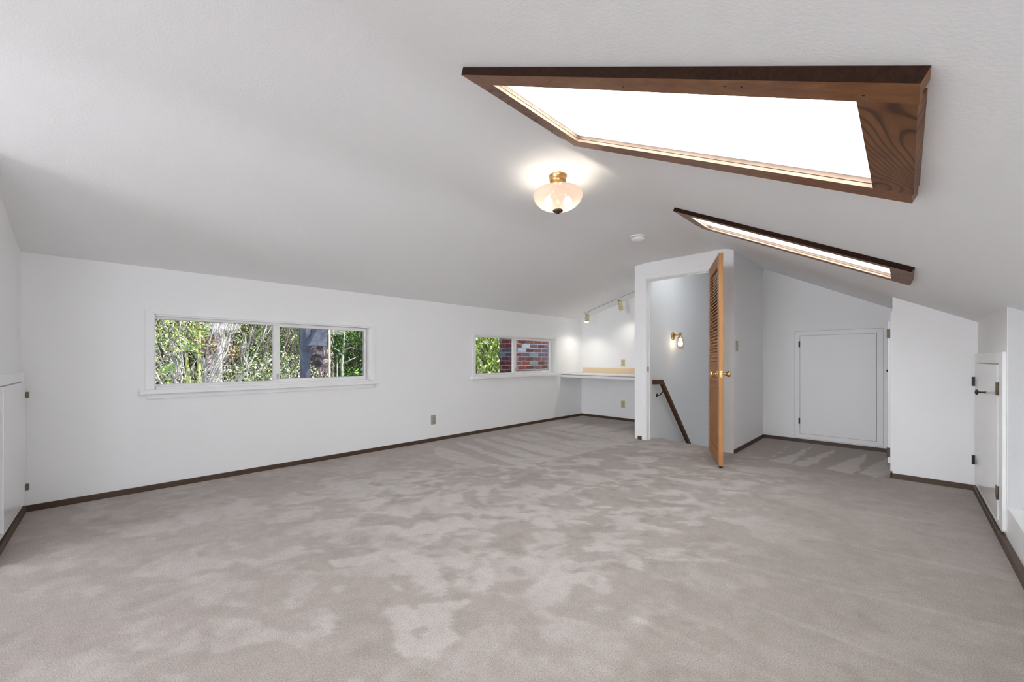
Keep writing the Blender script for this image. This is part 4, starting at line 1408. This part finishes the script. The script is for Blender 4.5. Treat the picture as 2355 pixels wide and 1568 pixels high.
# weeping dark green tree right of the meeting stile
b = at(668, 800, -9.0)
bush('weeping_tree', b.x, b.y, 'dark green weeping tree just right of the meeting rail', LF_FERN,
     [((b.x, b.y, 1.5), (0.5, 0.55, 0.8)), ((b.x, b.y + 0.35, 0.7), (0.5, 0.5, 0.9)), ((b.x - 0.3, b.y - 0.4, 0.8), (0.5, 0.5, 0.9)), ((b.x, b.y, -0.2), (0.6, 0.8, 0.7))], 7000, 0.10, 41, 5.0, 3.0, 0.08, 'tree')
b = at(655, 858, -7.9)
bush('shrub', b.x, b.y, 'pale green shrub at the lower left of the right pane', LF_BRIGHT,
     [((b.x, b.y, 0.55), (0.35, 0.38, 0.3)), ((b.x, b.y - 0.1, 0.2), (0.4, 0.45, 0.4))], 1300, 0.05, 42, 1.8, extra=('blossom', LF_WHITE, 260, 0.035))

# blue-grey timber post carrying a boxy hood
p = at(702, 860, -7.0)
t = plant('timber_post', p.x, p.y, 'blue-grey square timber post with a boxy hood left of the peeling trunk', 'post')
m = MB()
m.box(p.x - 0.055, p.x + 0.055, p.y - 0.062, p.y + 0.062, GZ, 2.2)
m.build('post', M_POST, t, 0.006, loc=t.location)
m = MB()
a, c = at(704, 795, -6.9), at(757, 795, -6.9)
z1, z2 = at(720, 768, -6.9).z, at(720, 752, -6.9).z
y0_, y1_ = a.y, c.y
m.add([(-7.05, y0_, a.z), (-6.80, y0_, a.z), (-6.80, y1_, a.z), (-7.05, y1_, a.z),
       (-7.05, y0_ + 0.16, z2), (-6.80, y0_ + 0.16, z2), (-6.80, y1_ - 0.02, z2), (-7.05, y1_ - 0.02, z2)],
      [(0, 3, 2, 1), (4, 5, 6, 7), (0, 1, 5, 4), (1, 2, 6, 5), (2, 3, 7, 6), (3, 0, 4, 7)])
m.build('form', M_POST, t, 0.006, loc=t.location)  # tapered blue-grey box at the top of the post

# the trunk with peeling bark and the thin pale pole beside it
p = at(737, 860, -7.6)
t = plant('peeling_tree', p.x, p.y, 'thick tree trunk with peeling mottled grey bark right of the grey post', 'tree')
rs = random.Random(8)
m = MB()
limb(m, (p.x, p.y, GZ), (p.x, p.y, 3.4), 0.20, 0.16, rs, 0.015, 14, 22)
m.build('trunk', BK_PEEL, t, loc=t.location)
for k in range(60):
    m = MB()
    zz = rs.uniform(0.2, 1.8)
    a_ = rs.uniform(-1.9, 1.9)
    r_ = 0.186
    c0 = Vector((p.x + r_ * math.cos(a_), p.y + r_ * math.sin(a_), zz))
    m.tube([c0, c0 + Vector((0.02 * math.cos(a_), 0.02 * math.sin(a_) + rs.uniform(-0.05, 0.05), rs.uniform(-0.12, 0.05))),
            c0 + Vector((0.005 * math.cos(a_), rs.uniform(-0.07, 0.07), rs.uniform(-0.2, -0.05)))], [0.010, 0.012, 0.005], 5)
    m.build('bark_strip', BK_PINK, t, loc=t.location)
leaves('foliage', LF_FERN, t, [((p.x, p.y, 3.6), (1.2, 1.2, 0.7))], 1500, 0.12, 3, 1.0, 9)
p = at(757.5, 860, -6.8)
t = plant('pale_upright', p.x, p.y, 'thin pale yellow pole standing in for a sash edge, beside the peeling trunk', 'upright')
m = MB()  # strip standing in for a pale sash edge in the glass
m.lathe([(0.0, 0), (0.016, 0), (0.016, 5.3), (0, 5.3)], 12)
m.build('upright', mat('pale_yellow_strip', C(226, 216, 176), 0.5), t)

# feathery trees and the thin white trunk at the right
p = at(787, 880, -8.2)
t = plant('slender_tree', p.x, p.y, 'slender whitish tree with two side branches in the right pane', 'tree')
rs = random.Random(12)
m = MB()
q = at(786, 840, -8.2)
r2 = at(790, 795, -8.2)
m.tube([(p.x, p.y, GZ), p, q, r2, at(792, 775, -8.2), at(789, 740, -8.2)], [0.034, 0.028, 0.026, 0.022, 0.016, 0.010], 10)
m.build('trunk', BK_WHITE, t, loc=t.location)
for a_, c_, e_ in (((790, 806), (806, 799), (815, 801)), ((788, 836), (805, 828), (818, 822)), ((787, 818), (778, 806), (768, 800))):
    m = MB()
    m.tube([at(*a_, -8.2), at(*c_, -8.15), at(*e_, -8.1)], [0.017, 0.013, 0.005], 8)
    m.build('branch', BK_WHITE, t, loc=t.location)
leaves('foliage', LF_FERN, t, [(at(770, 800, -8.3), (0.25, 0.28, 0.2)), (at(812, 858, -8.1), (0.25, 0.25, 0.16)), (at(800, 770, -8.3), (0.3, 0.45, 0.2))], 700, 0.09, 3.0, 0.6, 13)
for px, r_, lb in ((775, 0.022, 'thin bamboo-like white stem in the right pane, left of the slender tree'), (767, 0.016, 'thinnest pale stem in the right pane, next to the pale pole')):
    p = at(px, 880, -8.6)
    t = plant('bamboo_stem', p.x, p.y, lb, 'plant')
    m = MB()
    m.tube([(p.x, p.y, GZ), at(px, 850, -8.6), at(px - 1, 810, -8.6)], [r_, r_, r_ * 0.5], 8)
    m.build('cane', BK_WHITE, t, loc=t.location)
    leaves('foliage', LF_FERN, t, [(at(px - 2, 800, -8.6), (0.2, 0.22, 0.3))], 260, 0.10, 4.0, 1.5, px)
b = at(815, 810, -9.6)
bush('weeping_tree', b.x, b.y, 'dark feathery tree behind the slender whitish tree', LF_DARK,
     [((b.x, b.y, 1.4), (0.6, 0.8, 0.7)), ((b.x, b.y + 0.7, 0.8), (0.6, 0.8, 0.8)), ((b.x, b.y - 0.8, 0.5), (0.6, 0.7, 0.8)), ((b.x, b.y, 0.0), (0.6, 1.0, 0.7))], 8000, 0.075, 44, 3.0, 1.2, 0.08, 'tree')

# bright leafy tree left of the chimney (through the small window)
b = at(1120, 815, -7.4)
bush('leafy_tree', b.x, b.y, 'sunlit yellow green leafy tree left of the brick chimney', LF_BRIGHT,
     [((b.x, b.y - 0.1, 1.5), (0.6, 0.75, 0.6)), ((b.x, b.y - 0.2, 0.75), (0.6, 0.75, 0.6)), ((b.x, b.y + 0.4, 1.1), (0.6, 0.7, 0.7)), ((b.x, b.y, 0.1), (0.7, 0.9, 0.6))], 4200, 0.15, 46, 3.2, 2.0, 0.08, 'tree')
b = at(1118, 800, -10.5)
bush('garden_tree', b.x, b.y, 'dark green tree behind the sunlit leafy tree by the chimney', LF_DARK,
     [((b.x, b.y + dy_, z_), (0.9, 1.0, 0.9)) for dy_ in (-1, 0.4) for z_ in (0, 1.2, 2.4)], 5200, 0.14, 47, 2.4, 0.8, 0.1, 'tree', 'trees at the back of the garden')

# the brick chimney close outside
def brick_mat():
    m = mat('old_brick', (0.3, 0.1, 0.08, 1), 0.9, 0, 0.2)
    tc = N(m, 'ShaderNodeTexCoord')
    sp = N(m, 'ShaderNodeSeparateXYZ')
    L(m, tc, 'Object', sp, 'Vector')
    ad = N(m, 'ShaderNodeMath', operation='ADD')
    L(m, sp, 'X', ad, 0)
    L(m, sp, 'Y', ad, 1)
    cb = N(m, 'ShaderNodeCombineXYZ')
    L(m, ad, 'Value', cb, 'X')
    L(m, sp, 'Z', cb, 'Y')
    nz = N(m, 'ShaderNodeTexNoise', Scale=9.0, Detail=3)
    L(m, tc, 'Object', nz, 'Vector')
    mv = N(m, 'ShaderNodeVectorMath', operation='MULTIPLY_ADD')
    mv.inputs[1].default_value = (0.022, 0.022, 0.0)
    L(m, nz, 'Color', mv, 0)
    L(m, cb, 'Vector', mv, 2)
    br = N(m, 'ShaderNodeTexBrick', offset=0.5)
    br.inputs['Scale'].default_value = 1.0
    br.inputs['Brick Width'].default_value = 0.215
    br.inputs['Row Height'].default_value = 0.078
    br.inputs['Mortar Size'].default_value = 0.010
    br.inputs['Mortar Smooth'].default_value = 0.3
    br.inputs['Color1'].default_value = (0, 0, 0, 1)
    br.inputs['Color2'].default_value = (1, 1, 1, 1)
    br.inputs['Mortar'].default_value = (0.5, 0.5, 0.5, 1)
    L(m, mv, 'Vector', br, 'Vector')
    r = ramp(m, [(0.0, C(92, 48, 42)), (0.22, C(122, 60, 52)), (0.42, C(104, 72, 62)), (0.6, C(118, 54, 56)), (0.74, C(98, 80, 84)), (0.86, C(112, 126, 124)), (0.94, C(160, 178, 190))])
    r.color_ramp.interpolation = 'CONSTANT'
    L(m, br, 'Color', r, 'Fac')
    n2 = N(m, 'ShaderNodeTexNoise', Scale=38.0, Detail=4, Roughness=0.7)
    L(m, tc, 'Object', n2, 'Vector')
    r2 = ramp(m, [(0.35, (0.62, 0.62, 0.66, 1)), (0.6, (1.0, 1.0, 1.0, 1)), (0.75, (1.35, 1.35, 1.4, 1))])
    L(m, n2, 'Fac', r2, 'Fac')
    mo = N(m, 'ShaderNodeMixRGB')
    mo.inputs['Color2'].default_value = C(150, 150, 162)
    L(m, br, 'Fac', mo, 'Fac')
    L(m, r, 'Color', mo, 'Color1')
    mu = N(m, 'ShaderNodeMixRGB', blend_type='MULTIPLY')
    mu.inputs['Fac'].default_value = 1.0
    L(m, mo, 'Color', mu, 'Color1')
    L(m, r2, 'Color', mu, 'Color2')
    L(m, mu, 'Color', bsdf(m), 'Base Color')
    iv = N(m, 'ShaderNodeMath', operation='SUBTRACT')
    iv.inputs[0].default_value = 1.0
    L(m, br, 'Fac', iv, 1)
    bp = N(m, 'ShaderNodeBump', Strength=0.7, Distance=0.012)
    L(m, iv, 'Value', bp, 'Height')
    L(m, bp, 'Normal', bsdf(m), 'Normal')
    return m
m = MB()
m.box(-5.28, -4.9, 4.95, 6.6, GZ - 0.1, 3.6)
o = m.build('brick_chimney', brick_mat(), None, 0.01, loc=(-4.9, 4.95, GZ))
tag(o, 'old red brick chimney with pale patched bricks close outside the small window', 'chimney')
m = MB()
for a, b in ((-5.6, 4.70), (6.80, 8.0)):  # unseen eave added for shade, left open beside the chimney
    m.add([(-4.80, a, 1.66), (-4.20, a, 1.80), (-4.20, b, 1.80), (-4.80, b, 1.66), (-4.80, a, 1.78), (-4.20, a, 1.94), (-4.20, b, 1.94), (-4.80, b, 1.78)],
          [(0, 3, 2, 1), (4, 5, 6, 7), (0, 1, 5, 4), (1, 2, 6, 5), (2, 3, 7, 6), (3, 0, 4, 7)])
struct(m.build('added_overhang', M_POST), 'unseen grey overhang added for shade outside above the left windows', 'roof')
